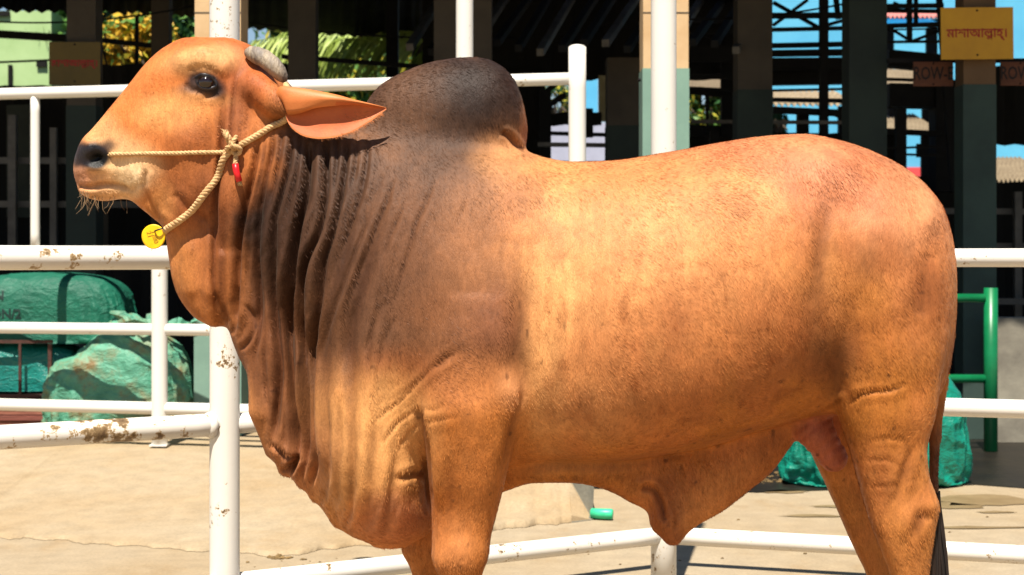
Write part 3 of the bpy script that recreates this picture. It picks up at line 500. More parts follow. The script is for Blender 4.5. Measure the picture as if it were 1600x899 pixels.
# tail switch
tl = MB()
for k in range(420):
    a = random.random()*2*math.pi; r = .021*math.sqrt(random.random()); x0, y0 = math.cos(a)*r*.7, math.sin(a)*r; st = random.random()*.16; ln = .30+.16*random.random(); b0 = bp_(1459.5, 768, .03)
    pts = []
    for j in range(6):
        t_ = j/5; sp = 1+.65*min(1, t_*1.6)-.3*max(0, t_-.75)*4; pts.append(b0+Vector((x0*sp+.017*t_+.004*math.sin(a*3+t_*5), y0*sp, -(st+ln*t_))))
    tl.tube(pts, [.003, .0032, .003, .0028, .002, .0008], 4, cap=False)
bpart(tl, 'tail_switch', M_hairk)
wk = MB()
for k in range(32):
    u0 = random.uniform(125, 150) if k % 2 else random.uniform(128, 212); v0 = float(np.interp(u0, [124, 146, 190, 215], [297, 309, 309, 319]))-random.uniform(0, 6); p = skin(u0, v0) if k % 3 else bp_(u0, v0, random.uniform(-.03, .03))
    ln = random.uniform(.015, .05) if k % 4 else random.uniform(.035, .055); cx, cy = random.uniform(-.5, .5), random.uniform(-.5, .1)
    wk.tube([p, p+Vector((cx*ln*.2, cy*ln*.3, -.35*ln)), p+Vector((cx*ln*.6, cy*ln*.6, -.72*ln)), p+Vector((cx*ln*1.2+random.uniform(-.008, .008), cy*ln, -ln))], [.0007, .0006, .0005, .0002], 4, cap=False)
tag(bpart(wk, 'whiskers', M_whisk), kind='stuff')

# ------------------------------------------------------------ halter rope, tag
M_rope = mat('beige_rope', s2l((204, 170, 124)), s2l((170, 134, 92)), scale=60, rough=.85, bump=.5, bscale=240, spec=.1, bdist=.003)
M_red = mat('red_tape', s2l((214, 30, 36)), s2l((190, 22, 30)), scale=30, rough=.35)
M_tag = mat('yellow_plastic_tag', s2l((236, 188, 16)), s2l((224, 172, 10)), scale=20, rough=.4, bump=.1, bscale=90)
M_tagink = mat('worn_tag_print', s2l((176, 136, 12)), rough=.6)
halter = empty('halter_rope', (0, D0, 0), 'twisted beige rope halter knotted on the cheek of the bull, its end wrapped red', 'rope')
def hpart(mb, name, m, par=None): o = link(name, mb.mesh(name), m); o.parent = par or halter; return o
def twisted(mb, pts, R, pitch, n=3):
    pts = np.array([list(p) for p in pts]); L = np.concatenate([[0], np.cumsum(np.linalg.norm(np.diff(pts, axis=0), axis=1))]); N_ = max(8, int(L[-1]/(pitch/9)))
    q = np.linspace(0, L[-1], N_); C = np.stack([hermite(q, L, pts[:, i]) for i in range(3)], 1)
    for s in range(n):
        a = None; out = []
        for i in range(N_):
            t = Vector(C[min(i+1, N_-1)]-C[max(i-1, 0)]).normalized(); a = t.orthogonal().normalized() if a is None else (a-t*a.dot(t)).normalized(); b = t.cross(a); ph = 2*math.pi*(q[i]/pitch+s/n)
            out.append(Vector(C[i])+(a*math.cos(ph)+b*math.sin(ph))*R*.5)
        mb.tube(out, R*.56, 7)
ar = MB(); twisted(ar, [bp_(166, 246, -.05)]+[skin(u, 240+v, .004) for u, v in ((176, 1), (200, 1), (235, 0), (270, -.5), (310, -1.5), (340, -2), (356, -3))], .0058, .03); hpart(ar, 'nose_rope', M_rope)
ar = MB(); twisted(ar, [bp_(262, 366, .02), bp_(257, 364, -.02)]+[skin(u, v, .007) for u, v in ((264, 356), (280, 345), (300, 328), (320, 303), (338, 275), (352, 250), (362, 234))], .0093, .030); hpart(ar, 'throat_rope', M_rope)
ar = MB(); twisted(ar, [skin(u, v, .006) for u, v in ((368, 232), (385, 223), (405, 211), (425, 199), (440, 191))]+[bp_(452, 178, -.15), bp_(452, 150, -.10), bp_(446, 134, 0), bp_(452, 150, .10), bp_(430, 200, .16), bp_(360, 250, .13), bp_(300, 340, .09), bp_(262, 366, .02)], .0086, .029); hpart(ar, 'poll_rope', M_rope)
kn = MB(); k0 = skin(366, 230, .012)
def loop(c, ax, r, R, sq=1):
    a = Vector(ax).normalized(); b = a.orthogonal().normalized(); d = a.cross(b); pts = [c+(b*math.cos(2*math.pi*i/14)*r+d*math.sin(2*math.pi*i/14)*r*sq) for i in range(15)]; twisted(kn, pts, R, .026)
loop(k0+Vector((-.006, -.004, .006)), (1, .3, .5), .014, .0062); loop(k0+Vector((.006, -.006, -.002)), (.4, .2, 1), .014, .0062); loop(k0+Vector((.002, -.004, .014)), (1, .2, -.6), .012, .006); loop(k0+Vector((-.004, -.008, -.006)), (-.3, .6, 1), .012, .006, .8); loop(k0+Vector((.008, -.004, -.008)), (.2, 1, .3), .011, .006)
twisted(kn, [k0+Vector((-.002, -.01, .01)), k0+Vector((-.012, -.018, .026)), k0+Vector((-.018, -.014, .036))], .0085, .03)
for i in range(26):
    p = k0+Vector((-.016, -.014, .033)); d = Vector((random.uniform(-1, .6), random.uniform(-1, .2), random.uniform(-.2, 1)))*.012; kn.tube([p, p+d*.6, p+d], [.0013, .001, .0006], 4)
hpart(kn, 'knot', M_rope)
e0 = [skin(371, 240, .012), skin(371.5, 250, .014), skin(371, 260, .016), skin(373, 272, .015), skin(377, 284, .013)]
re = MB(); twisted(re, e0[:3]+[e0[2]+Vector((0, 0, -.004))], .0065, .026); re_o = hpart(re, 'rope_end', M_rope)
rt = MB(); rt.tube([e0[1]*.3+e0[2]*.7, e0[2]*.4+e0[3]*.6, e0[3], e0[4]], [.0078, .0086, .0084, .0078], 12, wob=.05); hpart(rt, 'red_tape', M_red, re_o)
rf = MB()
for i in range(22):
    p = e0[4]+Vector((random.uniform(-.005, .005), random.uniform(-.004, .004), .002)); rf.tube([p, p+Vector((random.uniform(-.001, .004), -.001, -.006)), p+Vector((random.uniform(0, .006), -.001, -.013))], [.0018, .0015, .0008], 4)
hpart(rf, 'frayed_tip', M_rope, re_o)
tagc = bp_(240, 370, -.055); tag_o = empty('ear_tag', Vector((0, D0, 0))+tagc, 'round yellow plastic number tag hanging from the rope under the jaw of the bull', 'tag')
dm = MB(); n = 40; R = .0305
for (rr, y) in ((R-.002, -.0028), (R, -.001), (R, .001), (R-.002, .0028)):
    dm.v += [(math.cos(2*math.pi*k/n)*rr*(1+.02*math.sin(3*2*math.pi*k/n)), y, math.sin(2*math.pi*k/n)*rr*1.04) for k in range(n)]
dm.f = [(i*n+k, i*n+(k+1) % n, (i+1)*n+(k+1) % n, (i+1)*n+k) for i in range(3) for k in range(n)]+[tuple(range(n)), tuple(3*n+k for k in range(n-1, -1, -1))]; dm.sm = [False]*len(dm.f)
d_ = link('disc', dm.mesh('disc'), M_tag); d_.parent = tag_o
tr = MB(); tr.tube([Vector((.016+.012*math.cos(a), -.004+.012*math.sin(a)*.8, .018+.004*math.cos(a))) for a in np.linspace(0, 2*math.pi, 15)], .0022, 6, cap=False); g_ = link('ring', tr.mesh('ring'), M_lid); g_.parent = tag_o
def text_mesh(txt, size, name, mt, bold=0):
    cu = bpy.data.curves.new(name, 'FONT'); cu.body = txt; cu.size = size; cu.align_x = 'CENTER'; cu.align_y = 'CENTER'; cu.extrude = .0008; cu.offset = bold; cu.resolution_u = 2
    o = bpy.data.objects.new(name, cu); COL.objects.link(o); dg = bpy.context.evaluated_depsgraph_get(); me = bpy.data.meshes.new_from_object(o.evaluated_get(dg), depsgraph=dg); bpy.data.objects.remove(o); bpy.data.curves.remove(cu)
    me.name = name; me.materials.clear(); me.materials.append(mt); return me
for txt, dx, dz in (('1280', .003, 0), ('21', -.011, .006)):
    tx = link('number', text_mesh(txt, .017, 'number', M_tagink)); tx.parent = tag_o; tx.rotation_euler = (math.pi/2, math.radians(75), 0); tx.location = (dx, -.0032, dz)
# ------------------------------------------------------------ ground, slab
M_ground = mat('sandy_concrete', s2l((153, 139, 117)), s2l((147, 129, 102)), scale=1.1, rough=.85, bump=.25, bscale=40, spec=.15, stretch=(1, .5, 1), dirt=s2l((138, 112, 78)), dscale=2.2, dlo=.56, dhi=.86, bdist=.004)
M_slab = mat('slab_concrete', s2l((155, 140, 116)), s2l((149, 128, 98)), scale=1.6, rough=.88, bump=.35, bscale=30, spec=.12, stretch=(.7, .6, 2), dirt=s2l((138, 114, 80)), dscale=1.9, dlo=.56, dhi=.8, bdist=.005)
M_dark = mat('wet_shaded_floor', s2l((22, 20, 18)), s2l((34, 30, 24)), scale=3, rough=.42, bump=.4, bscale=18, spec=.25, dirt=s2l((58, 50, 34)), dscale=1.6, dlo=.6, dhi=.8)  # wet floor, darkened further to carry the shed's shade
g = MB(); g.add([(-400, -60, 0), (400, -60, 0), (400, 900, 0), (-400, 900, 0)], [(0, 1, 2, 3)])
tag(g.build('ground', M_ground), kind='structure')
pf = MB(); M_earth = mat('bounce_floor_earth', s2l((156, 136, 106)), s2l((140, 118, 88)), scale=2.2, rough=.95, bump=.6, bscale=14, spec=.1, dirt=s2l((92, 78, 54)), dscale=5, dlo=.55, dhi=.7)  # unseen floor, added to set the light bounced up at the bull
pf.add([(-9, -8, .004), (9, -8, .004), (9, 3.6, .004), (2.6, 5.15, .004), (.56, 5.75, .004), (-.9, 4.85, .004), (-9, 4.2, .004)], [tuple(range(7))]); tag(pf.build('bounce_floor', M_earth), kind='structure')
for m_ in (M_ground, M_slab):                                            # grit and scuffs
    t = m_.node_tree; b = [x for x in t.nodes if x.type == 'BSDF_PRINCIPLED'][0]; src = b.inputs['Base Color'].links[0].from_socket; tc = N(t, 'ShaderNodeTexCoord')
    for sc_, lo_, hi_, a_, b__ in ((70, .3, .75, .88, 1.10), (9, .3, .7, .90, 1.08), (260, .62, .74, 1.0, .62)):
        nz = N(t, 'ShaderNodeTexNoise', Scale=sc_, Detail=4); t.links.new(tc.outputs['Object'], nz.inputs['Vector']); mr = N(t, 'ShaderNodeMapRange'); mr.inputs['From Min'].default_value = lo_; mr.inputs['From Max'].default_value = hi_; mr.inputs['To Min'].default_value = a_; mr.inputs['To Max'].default_value = b__
        t.links.new(nz.outputs[0], mr.inputs[0]); mm = N(t, 'ShaderNodeMix', data_type='RGBA', blend_type='MULTIPLY'); mm.inputs[0].default_value = 1; t.links.new(src, mm.inputs[6]); t.links.new(mr.outputs[0], mm.inputs[7]); src = mm.outputs[2]
    t.links.new(src, b.inputs['Base Color'])
def gp(u, v, z=0): Y = F*(CAMZ-z)/(v-HZ); return Vector(((u-800)/F*Y, Y, z))
# a low concrete slab that climbs to a kerb-high end
sl = MB(); n = 240; us = np.linspace(-500, 893, n); rows = []
for k, u in enumerate(us):
    t = max(0, (u-380)/(893-380)); rag = 1.3*math.sin(u*.11)+1.1*math.sin(u*.043+1)+random.uniform(-.9, .9)
    p = gp(u, float(np.interp(u, [-500, 14, 430, 905], [800, 840, 869, 814]))+rag, .002); h1 = .011+.02*t; run = 2.4*(1-t)+.30*t; j = .006*math.sin(u*.21)
    r_ = [p, p+Vector((0, .012+j, h1)), p+Vector((0, .05, h1+.004))]
    for q in (.2, .4, .6, .8, 1.0): r_.append(p+Vector((0, .05+run*q, h1+.004+(.166-h1)*(q*q*(3-2*q))+.003*math.sin(u*.13+q*9)*(t > 0))))
    rows.append(r_+[p+Vector((0, run+.3, .172)), Vector((p.x, 11.0, .174))])
m = len(rows[0]); vs = [p for r in rows for p in r]; fs = [(i*m+k, (i+1)*m+k, (i+1)*m+k+1, i*m+k+1) for i in range(n-1) for k in range(m-1)]
sl.add(vs, fs, True); ex = gp(926, 812, .002); last = rows[-1]
vs = list(last)+[Vector((ex.x, ex.y, .002)), Vector((ex.x+.01, ex.y+.05, .170)), Vector((ex.x+.05, 11.0, .174)), Vector((ex.x+.05, 11.0, .002))]; q = m
sl.add(vs, [(0, q, q+1, *range(m-2, 0, -1)), (m-2, q+1, q+2, m-1), (q, q+3, q+2, q+1)]); tag(sl.build('concrete_slab', M_slab), kind='structure')
ke = MB(); v_ = [last[1]+Vector((0, -.004, 0)), Vector((ex.x, ex.y-.004, .002)), Vector((ex.x+.01, ex.y+.046, .170)), last[m-3]+Vector((0, -.004, 0))]; w_ = [p+Vector((0, .1, -.001)) for p in v_]; ke.add([last[0]+Vector((0, -.006, .0)), v_[1], v_[2], last[m-3]+Vector((0, -.006, 0))], [(0, 1, 2, 3)]); tag(ke.build('slab_end', mat('shaded_end_concrete', s2l((118, 115, 102)), s2l((96, 94, 84)), scale=9, rough=.9, bump=.4)), kind='structure')  # greyer than the slab: shade on the end face put into its colour
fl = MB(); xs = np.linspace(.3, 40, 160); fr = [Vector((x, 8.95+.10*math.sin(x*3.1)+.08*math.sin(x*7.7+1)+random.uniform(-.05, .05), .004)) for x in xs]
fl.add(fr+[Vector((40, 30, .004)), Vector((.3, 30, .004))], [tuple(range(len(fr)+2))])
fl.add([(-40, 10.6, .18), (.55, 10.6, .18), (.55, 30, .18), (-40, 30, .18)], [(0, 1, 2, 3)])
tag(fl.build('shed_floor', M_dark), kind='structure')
deb = MB(); M_deb = mat('dry_litter', s2l((120, 96, 58)), s2l((80, 64, 40)), scale=8, rough=.9)
def clod(mb, c, r):
    vs = [Vector(c)+Vector((math.cos(a)*math.sin(b)*r*random.uniform(.7, 1.5), math.sin(a)*math.sin(b)*r*random.uniform(.6, 1.1), max(0, math.cos(b))*r*random.uniform(.3, .8))) for b in (.5, 1.1, 1.57) for a in np.linspace(0, 5.2, 6)]
    fs = [(i*6+k, i*6+(k+1) % 6, (i+1)*6+(k+1) % 6, (i+1)*6+k) for i in range(2) for k in range(6)]+[tuple(range(6))]; mb.add(vs, fs)
for k in range(46):
    u = random.uniform(900, 1700) if k % 3 else random.uniform(380, 560); v = random.uniform(768, 895) if k % 3 else random.uniform(872, 893)
    clod(deb, gp(u, v, .002), random.uniform(.003, .009))
for k in range(12): clod(deb, gp(432+random.gauss(0, 9), 871+random.gauss(0, 1.4), .002), .012)
for k in range(30): clod(deb, gp(random.uniform(1180, 1236), random.uniform(738, 756), .006), random.uniform(.006, .018))
tag(deb.build('straw_litter', M_deb), kind='stuff')
st = MB(); M_stain = mat('damp_stain', s2l((112, 92, 62)), s2l((132, 112, 80)), scale=5, rough=.5)
for (u, v, w, d) in ((1540, 782, .30, .10), (1486, 790, .16, .05), (1270, 806, .16, .02), (1520, 824, .26, .018), (1225, 768, .14, .03), (1300, 791, .12, .02), (1560, 800, .1, .02)):
    c = gp(u, v, .004); st.add([c+Vector((math.cos(a)*w*random.uniform(.6, 1.2), math.sin(a)*d*2*random.uniform(.5, 1.3), 0)) for a in np.linspace(0, 6, 16)], [tuple(range(16))])
tag(st.build('damp_stains', M_stain), kind='stuff')

# ------------------------------------------------------------ white pipe pen (near) and pipe fence (behind)
def paint(name, base, chip_lo, chip_hi, sc_):
    m, t, b = mat_new(name); tc = N(t, 'ShaderNodeTexCoord'); b.inputs['Roughness'].default_value = .33; b.inputs['Specular IOR Level'].default_value = .45
    nz = N(t, 'ShaderNodeTexNoise', Scale=sc_, Detail=9, Roughness=.72); t.links.new(tc.outputs['Object'], nz.inputs['Vector'])
    n2 = N(t, 'ShaderNodeTexNoise', Scale=sc_*.16, Detail=3); t.links.new(tc.outputs['Object'], n2.inputs['Vector'])
    ad = N(t, 'ShaderNodeMath', operation='MULTIPLY_ADD'); t.links.new(n2.outputs[0], ad.inputs[0]); ad.inputs[1].default_value = .55; t.links.new(nz.outputs[0], ad.inputs[2])
    r = N(t, 'ShaderNodeValToRGB'); e = r.color_ramp.elements; e[0].position = 0; e[0].color = (*base, 1); e[1].position = 1; e[1].color = (*s2l((86, 66, 46)), 1)
    for p, c in ((chip_lo, base), (chip_lo+.012, s2l((176, 150, 112))), (chip_hi, s2l((126, 104, 74)))): q = e.new(p); q.color = (*c, 1)
    t.links.new(ad.outputs[0], r.inputs[0])
    n3 = N(t, 'ShaderNodeTexNoise', Scale=3, Detail=5); t.links.new(tc.outputs['Object'], n3.inputs['Vector']); mr = N(t, 'ShaderNodeMapRange'); mr.inputs['To Min'].default_value = .90; mr.inputs['To Max'].default_value = 1.05; t.links.new(n3.outputs[0], mr.inputs[0])
    mm = N(t, 'ShaderNodeMix', data_type='RGBA', blend_type='MULTIPLY'); mm.inputs[0].default_value = 1; t.links.new(r.outputs[0], mm.inputs[6]); t.links.new(mr.outputs[0], mm.inputs[7]); t.links.new(mm.outputs[2], b.inputs['Base Color'])
    bp = N(t, 'ShaderNodeBump', Strength=.3, Distance=.002, Invert=True) if False else N(t, 'ShaderNodeBump', Strength=.25, Distance=-.002); t.links.new(ad.outputs[0], bp.inputs['Height']); t.links.new(bp.outputs[0], b.inputs['Normal'])
    return m
WHITE = s2l((214, 210, 201))
M_p1 = paint('chipped_white_paint', WHITE, .94, .98, 22); M_p2 = paint('worn_white_paint', WHITE, .93, .97, 38); M_p3 = paint('flaking_white_paint', WHITE, .845, .895, 17)
def pipe(name, p, q, r, m, par, seg=10, n=20):
    b = MB(); p, q = Vector(p), Vector(q); b.tube([p.lerp(q, i/seg) for i in range(seg+1)], r, n)
    o = link(name, b.mesh(name), m); o.parent = par; return o
def cap(name, c, r, m, par):
    b = MB(); b.tube([c, c+Vector((0, 0, .008)), c+Vector((0, 0, .014))], [r*1.0, r*.8, r*.3], 20); o = link(name, b.mesh(name), m); o.parent = par; return o
sA, sB, sL, sR = 495., 421., 533., 450.
def xy(u, s): Y = F/s; return Vector(((u-800)/F*Y, Y, 0))
A, B = xy(351, sA), xy(1037, sB); Lp = A+(xy(14, sL)-A)*1.9; Rp = B+(xy(1587, sR)-B)*1.6
pen = empty('pipe_pen', (0, 0, 0), 'near white pipe pen with thick chipped rails and tall posts, right behind the bull', 'pen')
for p, rr, m in ((A, .0475, M_p2), (B, .0475, M_p2), (Lp, .0475, M_p1), (Rp, .0475, M_p1)): pipe('post', p+Vector((0, 0, 0)), p+Vector((0, 0, 3.3)), rr, m, pen, 14, 24)
for p, q, mm in ((Lp, A, (M_p2, M_p3, M_p3)), (A, B, (M_p2, M_p2, M_p2)), (B, Rp, (M_p2, M_p2, M_p2))):
    for z, m in zip((.22, .725, 1.25), mm): pipe('rail', p+Vector((0, 0, z)), q+Vector((0, 0, z)), .0365 if (q is A and z > .5) else .0325, m, pen, 12)
# collars of weld where the left rails meet the post
for z in (.725, 1.25):
    d = (Lp-A).normalized(); c = A+Vector((0, 0, z))
    b = MB(); b.tube([c+d*.040, c+d*.052, c+d*.062], [.044, .042, .037], 18, wob=.03); o = link('weld', b.mesh('weld'), M_p2); o.parent = pen
fence = empty('pipe_fence', (0, 0, 0), 'far white pipe fence with thin rails standing on the slab edge before the shed columns', 'fence')
fL, fR = xy(-260, 258), xy(902, 290); fd = fR-fL
def fat(u):                                                              # where the fence plane meets column u
    k = (u-800)/F; t = (k*fL.y-fL.x)/(fd.x-k*fd.y); return fL+fd*t
z_up = 2.215
pipe('rail', fL+Vector((0, 0, z_up)), fat(890)+Vector((0, 0, z_up)), .034, M_p1, fence); pipe('rail', fL+Vector((0, 0, 1.285)), fat(705)+Vector((0, 0, 1.285)), .034, M_p1, fence)
pipe('rail', fL+Vector((0, 0, .838)), fat(512)+Vector((0, 0, .838)), .034, M_p1, fence); pipe('rail', fL+Vector((0, 0, .385)), fat(512)+Vector((0, 0, .385)), .036, M_p1, fence)
pipe('post', fat(250)+Vector((0, -.012, .172)), fat(250)+Vector((0, -.012, 1.30)), .046, M_p1, fence)
pipe('baluster', fat(55)+Vector((0, 0, 1.30)), fat(55)+Vector((0, 0, z_up-.02)), .027, M_p1, fence); pipe('baluster', fat(-110)+Vector((0, 0, 1.30)), fat(-110)+Vector((0, 0, z_up-.02)), .027, M_p1, fence)
pipe('post', fat(902)+Vector((0, 0, .173)), fat(902)+Vector((0, 0, 2.385)), .0475, M_p2, fence); cap('post_cap', fat(902)+Vector((0, 0, 2.385)), .0475, M_p2, fence)
pipe('post', fat(726)+Vector((0, 0, .173)), fat(726)+Vector((0, 0, 3.4)), .0475, M_p2, fence); pipe('post', fat(512)+Vector((0, 0, .173)), fat(512)+Vector((0, 0, 1.32)), .046, M_p1, fence)
b = MB(); c = fat(250); b.box((c.x-.05, c.y-.06, .1725), (c.x+.05, c.y+.04, .182)); o = link('foot_plate', b.mesh('foot_plate'), M_p1); o.parent = fence

# ------------------------------------------------------------ sacks, rack, planks, gate
def weave(name, c1, c2, dirt=None, dlo=.56, dhi=.68, rough=.42):
    m = mat(name, s2l(c1), s2l(c2), scale=4, rough=rough, spec=.4, dirt=s2l(dirt) if dirt else None, dscale=4.2, dlo=dlo, dhi=dhi); t = m.node_tree; b = [x for x in t.nodes if x.type == 'BSDF_PRINCIPLED'][0]
    tc = N(t, 'ShaderNodeTexCoord'); mp = N(t, 'ShaderNodeMapping'); mp.inputs['Scale'].default_value = (1, 1, 1.8); mp.inputs['Rotation'].default_value = (.3, .5, .2); t.links.new(tc.outputs['Object'], mp.inputs[0]); hs = []
    for sc_, w_ in ((6, 1.0), (15, .55), (34, .3)):
        nz = N(t, 'ShaderNodeTexNoise', Scale=sc_, Detail=2, Distortion=.6); t.links.new(mp.outputs[0], nz.inputs['Vector'])
        s1 = N(t, 'ShaderNodeMath', operation='SUBTRACT'); t.links.new(nz.outputs[0], s1.inputs[0]); s1.inputs[1].default_value = .5
        s2_ = N(t, 'ShaderNodeMath', operation='ABSOLUTE'); t.links.new(s1.outputs[0], s2_.inputs[0]); s3 = N(t, 'ShaderNodeMath', operation='POWER'); t.links.new(s2_.outputs[0], s3.inputs[0]); s3.inputs[1].default_value = .6
        s4 = N(t, 'ShaderNodeMath', operation='MULTIPLY'); t.links.new(s3.outputs[0], s4.inputs[0]); s4.inputs[1].default_value = -w_; hs.append(s4)
    a1 = N(t, 'ShaderNodeMath', operation='ADD'); t.links.new(hs[0].outputs[0], a1.inputs[0]); t.links.new(hs[1].outputs[0], a1.inputs[1]); a2 = N(t, 'ShaderNodeMath', operation='ADD'); t.links.new(a1.outputs[0], a2.inputs[0]); t.links.new(hs[2].outputs[0], a2.inputs[1])
    bp = N(t, 'ShaderNodeBump', Strength=.5, Distance=.025); t.links.new(a2.outputs[0], bp.inputs['Height']); t.links.new(bp.outputs[0], b.inputs['Normal']); return m
M_sA = weave('green_woven_plastic', (4, 78, 60), (8, 94, 72), rough=.62); M_sB = weave('teal_woven_plastic', (6, 98, 90), (10, 112, 102)); M_sC = weave('dusty_green_woven_plastic', (62, 124, 100), (98, 158, 132), (112, 92, 54), .47, .64, .6); M_sD = weave('glossy_teal_woven_plastic', (4, 104, 86), (8, 122, 102), (120, 120, 84), .66, .74, .42)
def wz(v, Y): return CAMZ+(HZ-v)/F*Y
def wx(u, Y): return (u-800)/F*Y
def lump(rx,ry,rz,e1,e2,sag,n,m,sc=1.0,seed=0,tops=(),nz=.05):
    th=np.linspace(-np.pi/2,np.pi/2,m); ph=np.linspace(0,2*np.pi,n,endpoint=False); T,Q=np.meshgrid(th,ph,indexing='ij')
    def sg(a,e): return np.sign(a)*np.abs(a)**(2/e)
    x=sg(np.cos(T),e2)*sg(np.cos(Q),e1); y=sg(np.cos(T),e2)*sg(np.sin(Q),e1); z=sg(np.sin(T),e2)
    k=1-sag*.5*z; p=np.stack([x*k*rx,y*k*ry,z*rz],-1).reshape(-1,3); p*=(1+nz*fbm(p*3.2,2,seed))[:,None]
    for tx,tw,h in tops: p[:,2]+=h*np.exp(-((p[:,0]-tx)/tw)**2)*np.clip((p[:,2]/rz-.2)/.8,0,1)
    p*=sc; p[:,2]+=rz*sc+.012
    idx=np.arange(m*n).reshape(m,n); a=idx.copy(); a[0,:]=a[0,0]; a[-1,:]=a[-1,0]
    f=np.stack([a[:-1],np.roll(a,-1,1)[:-1],np.roll(a,-1,1)[1:],a[1:]],-1).reshape(-1,4)
    used=np.unique(a); mp=-np.ones(m*n,int); mp[used]=np.arange(len(used)); f=mp[f]
    fs=[]
    for q in f:
        q2=[]; [q2.append(int(v)) for v in q if v not in q2]; fs.append(q2)
    me=bpy.data.meshes.new('l'); me.from_pydata(p[used].tolist(),[],fs); return me
def drape(specs,frames=28):
    """lets an oversized cloth skin settle over each lump of stuffing, so that its creases fall as cloth does"""
    obs=[]; off=0
    for k,sp in enumerate(specs):
        kw=dict(sp); grow=kw.pop('grow',-.16); n=kw.pop('n',110); m=kw.pop('m',64); stiff=kw.pop('stiff',6); 
        core=bpy.data.objects.new('core',lump(n=48,m=26,**kw)); COL.objects.link(core); core.location=(k*4,0,0); core.modifiers.new('co','COLLISION'); core.collision.thickness_outer=.006; core.collision.cloth_friction=25
        o=bpy.data.objects.new('skin',lump(n=n,m=m,sc=1.05,**kw)); COL.objects.link(o); o.location=(k*4,0,.004)
        c=o.modifiers.new('cl','CLOTH'); s=c.settings; s.quality=4; s.mass=.3; s.tension_stiffness=stiff; s.compression_stiffness=stiff; s.shear_stiffness=stiff*.5; s.bending_stiffness=.08; s.shrink_min=grow; s.shrink_max=grow; s.air_damping=2
        c.collision_settings.collision_quality=2; c.collision_settings.distance_min=.005; c.point_cache.frame_start=1; c.point_cache.frame_end=frames; obs.append((core,o))
    p=bpy.data.objects.new('p',mesh_np('p',[(-3,-3,0),(40,-3,0),(40,3,0),(-3,3,0)],[(0,1,2,3)],False)); COL.objects.link(p); p.modifiers.new('co','COLLISION'); p.collision.thickness_outer=.004; p.collision.cloth_friction=30
    for f in range(1,frames+1): SC.frame_set(f)
    dg=bpy.context.evaluated_depsgraph_get(); out=[bpy.data.meshes.new_from_object(o.evaluated_get(dg),depsgraph=dg) for c,o in obs]
    for c,o in obs: bpy.data.objects.remove(c); bpy.data.objects.remove(o)
    bpy.data.objects.remove(p); SC.frame_set(1)
    for me in out: me.polygons.foreach_set('use_smooth',np.ones(len(me.polygons),bool)); me.materials.clear()
    return out
SKINS = drape([dict(rx=.475, ry=.25, rz=.205, e1=4.5, e2=3.4, sag=.08, seed=9, grow=-.12, nz=.08), dict(rx=.35, ry=.21, rz=.14, e1=5, e2=4, sag=.05, seed=4, grow=-.12, nz=.06),
    dict(rx=.385, ry=.20, rz=.325, e1=3, e2=2.6, sag=-.12, seed=3, tops=((.05, .12, .10), (.28, .10, .06), (-.3, .15, -.14)), nz=.24, grow=-.30, n=130, m=76), dict(rx=.455, ry=.28, rz=.325, e1=3, e2=2.6, sag=.06, seed=5, tops=((.27, .16, .07), (-.28, .22, -.16)), nz=.15, grow=-.17, n=120, m=70)])
def crumple(me, a, f, seed, ax):
    n_ = len(me.vertices); c = np.empty(n_*3, np.float32); me.vertices.foreach_get('co', c); c = c.reshape(-1, 3).astype(float); nn = np.empty(n_*3, np.float32); me.vertices.foreach_get('normal', nn); nn = nn.reshape(-1, 3)
    R_ = np.array(Matrix.Rotation(ax, 3, 'Y')); q = c+.06*np.stack([fbm(c*4, 2, seed+i) for i in range(3)], 1)
    h = -np.abs(fbm((q@R_)*f*np.array([.7, 1, 1.9]), 2, seed+3))**.7*2-.6*np.abs(fbm((q@R_.T)*f*2.2*np.array([1.8, 1, .6]), 2, seed+5))**.7; c += nn*((h+.75)*a)[:, None]; c[:, 2] = np.maximum(c[:, 2], .004)
    me.vertices.foreach_set('co', c.astype(np.float32).ravel()); me.update()
for k_, a_, f_ in ((0, .008, 5), (1, .008, 6), (2, .013, 7), (3, .012, 5)):
    sb = SKINS[k_]; o_ = bpy.data.objects.new('x', sb); COL.objects.link(o_); m_ = o_.modifiers.new('d', 'SUBSURF'); m_.levels = 1; SKINS[k_] = bpy.data.meshes.new_from_object(o_.evaluated_get(bpy.context.evaluated_depsgraph_get()), depsgraph=bpy.context.evaluated_depsgraph_get()); bpy.data.objects.remove(o_); crumple(SKINS[k_], a_, f_, 70+k_, .5)
YA = 10.35; rA = empty('feed_sack', (wx(78, YA), YA, wz(484, YA)), 'dark green printed feed sack on top of the rusty rack, far left', 'sack')
sA_o = link('sack_body', SKINS[0], M_sA); sA_o.parent = rA; sA_o.location = (0, 0, wz(534, YA)-rA.location.z-.004)
M_ink = mat('black_stencil_ink', s2l((10, 40, 34)), rough=.6)
for txt, u, v in (('N', 19, 461), ('ON/2', 30, 489)):
    me = text_mesh(txt, .078, 'lettering', M_ink, .002); o = link('lettering', me); o.parent = rA; o.rotation_euler = (math.pi/2, 0, 0); o.location = (wx(u, YA)-rA.location.x, 0, wz(v, YA)-rA.location.z)
    zo = sA_o.location.z; bt_ = BVHTree.FromPolygons([v_.co[:] for v_ in SKINS[0].vertices], [p_.vertices[:] for p_ in SKINS[0].polygons])
    for v_ in me.vertices:                                               # print pressed onto the bulging cloth
        h_ = bt_.ray_cast(Vector((o.location.x+v_.co.x, -2, o.location.z+v_.co.y-zo)), Vector((0, 1, 0))); v_.co.z = (-(h_[0].y) if h_[0] is not None else .28)+(.004 if v_.co.z > 0 else .001)
YB = 10.3
def settled(name, k, u, Y, z, m, label): o = link(name, SKINS[k], m); o.location = (wx(u, Y), Y, z); return tag(o, label, 'sack')
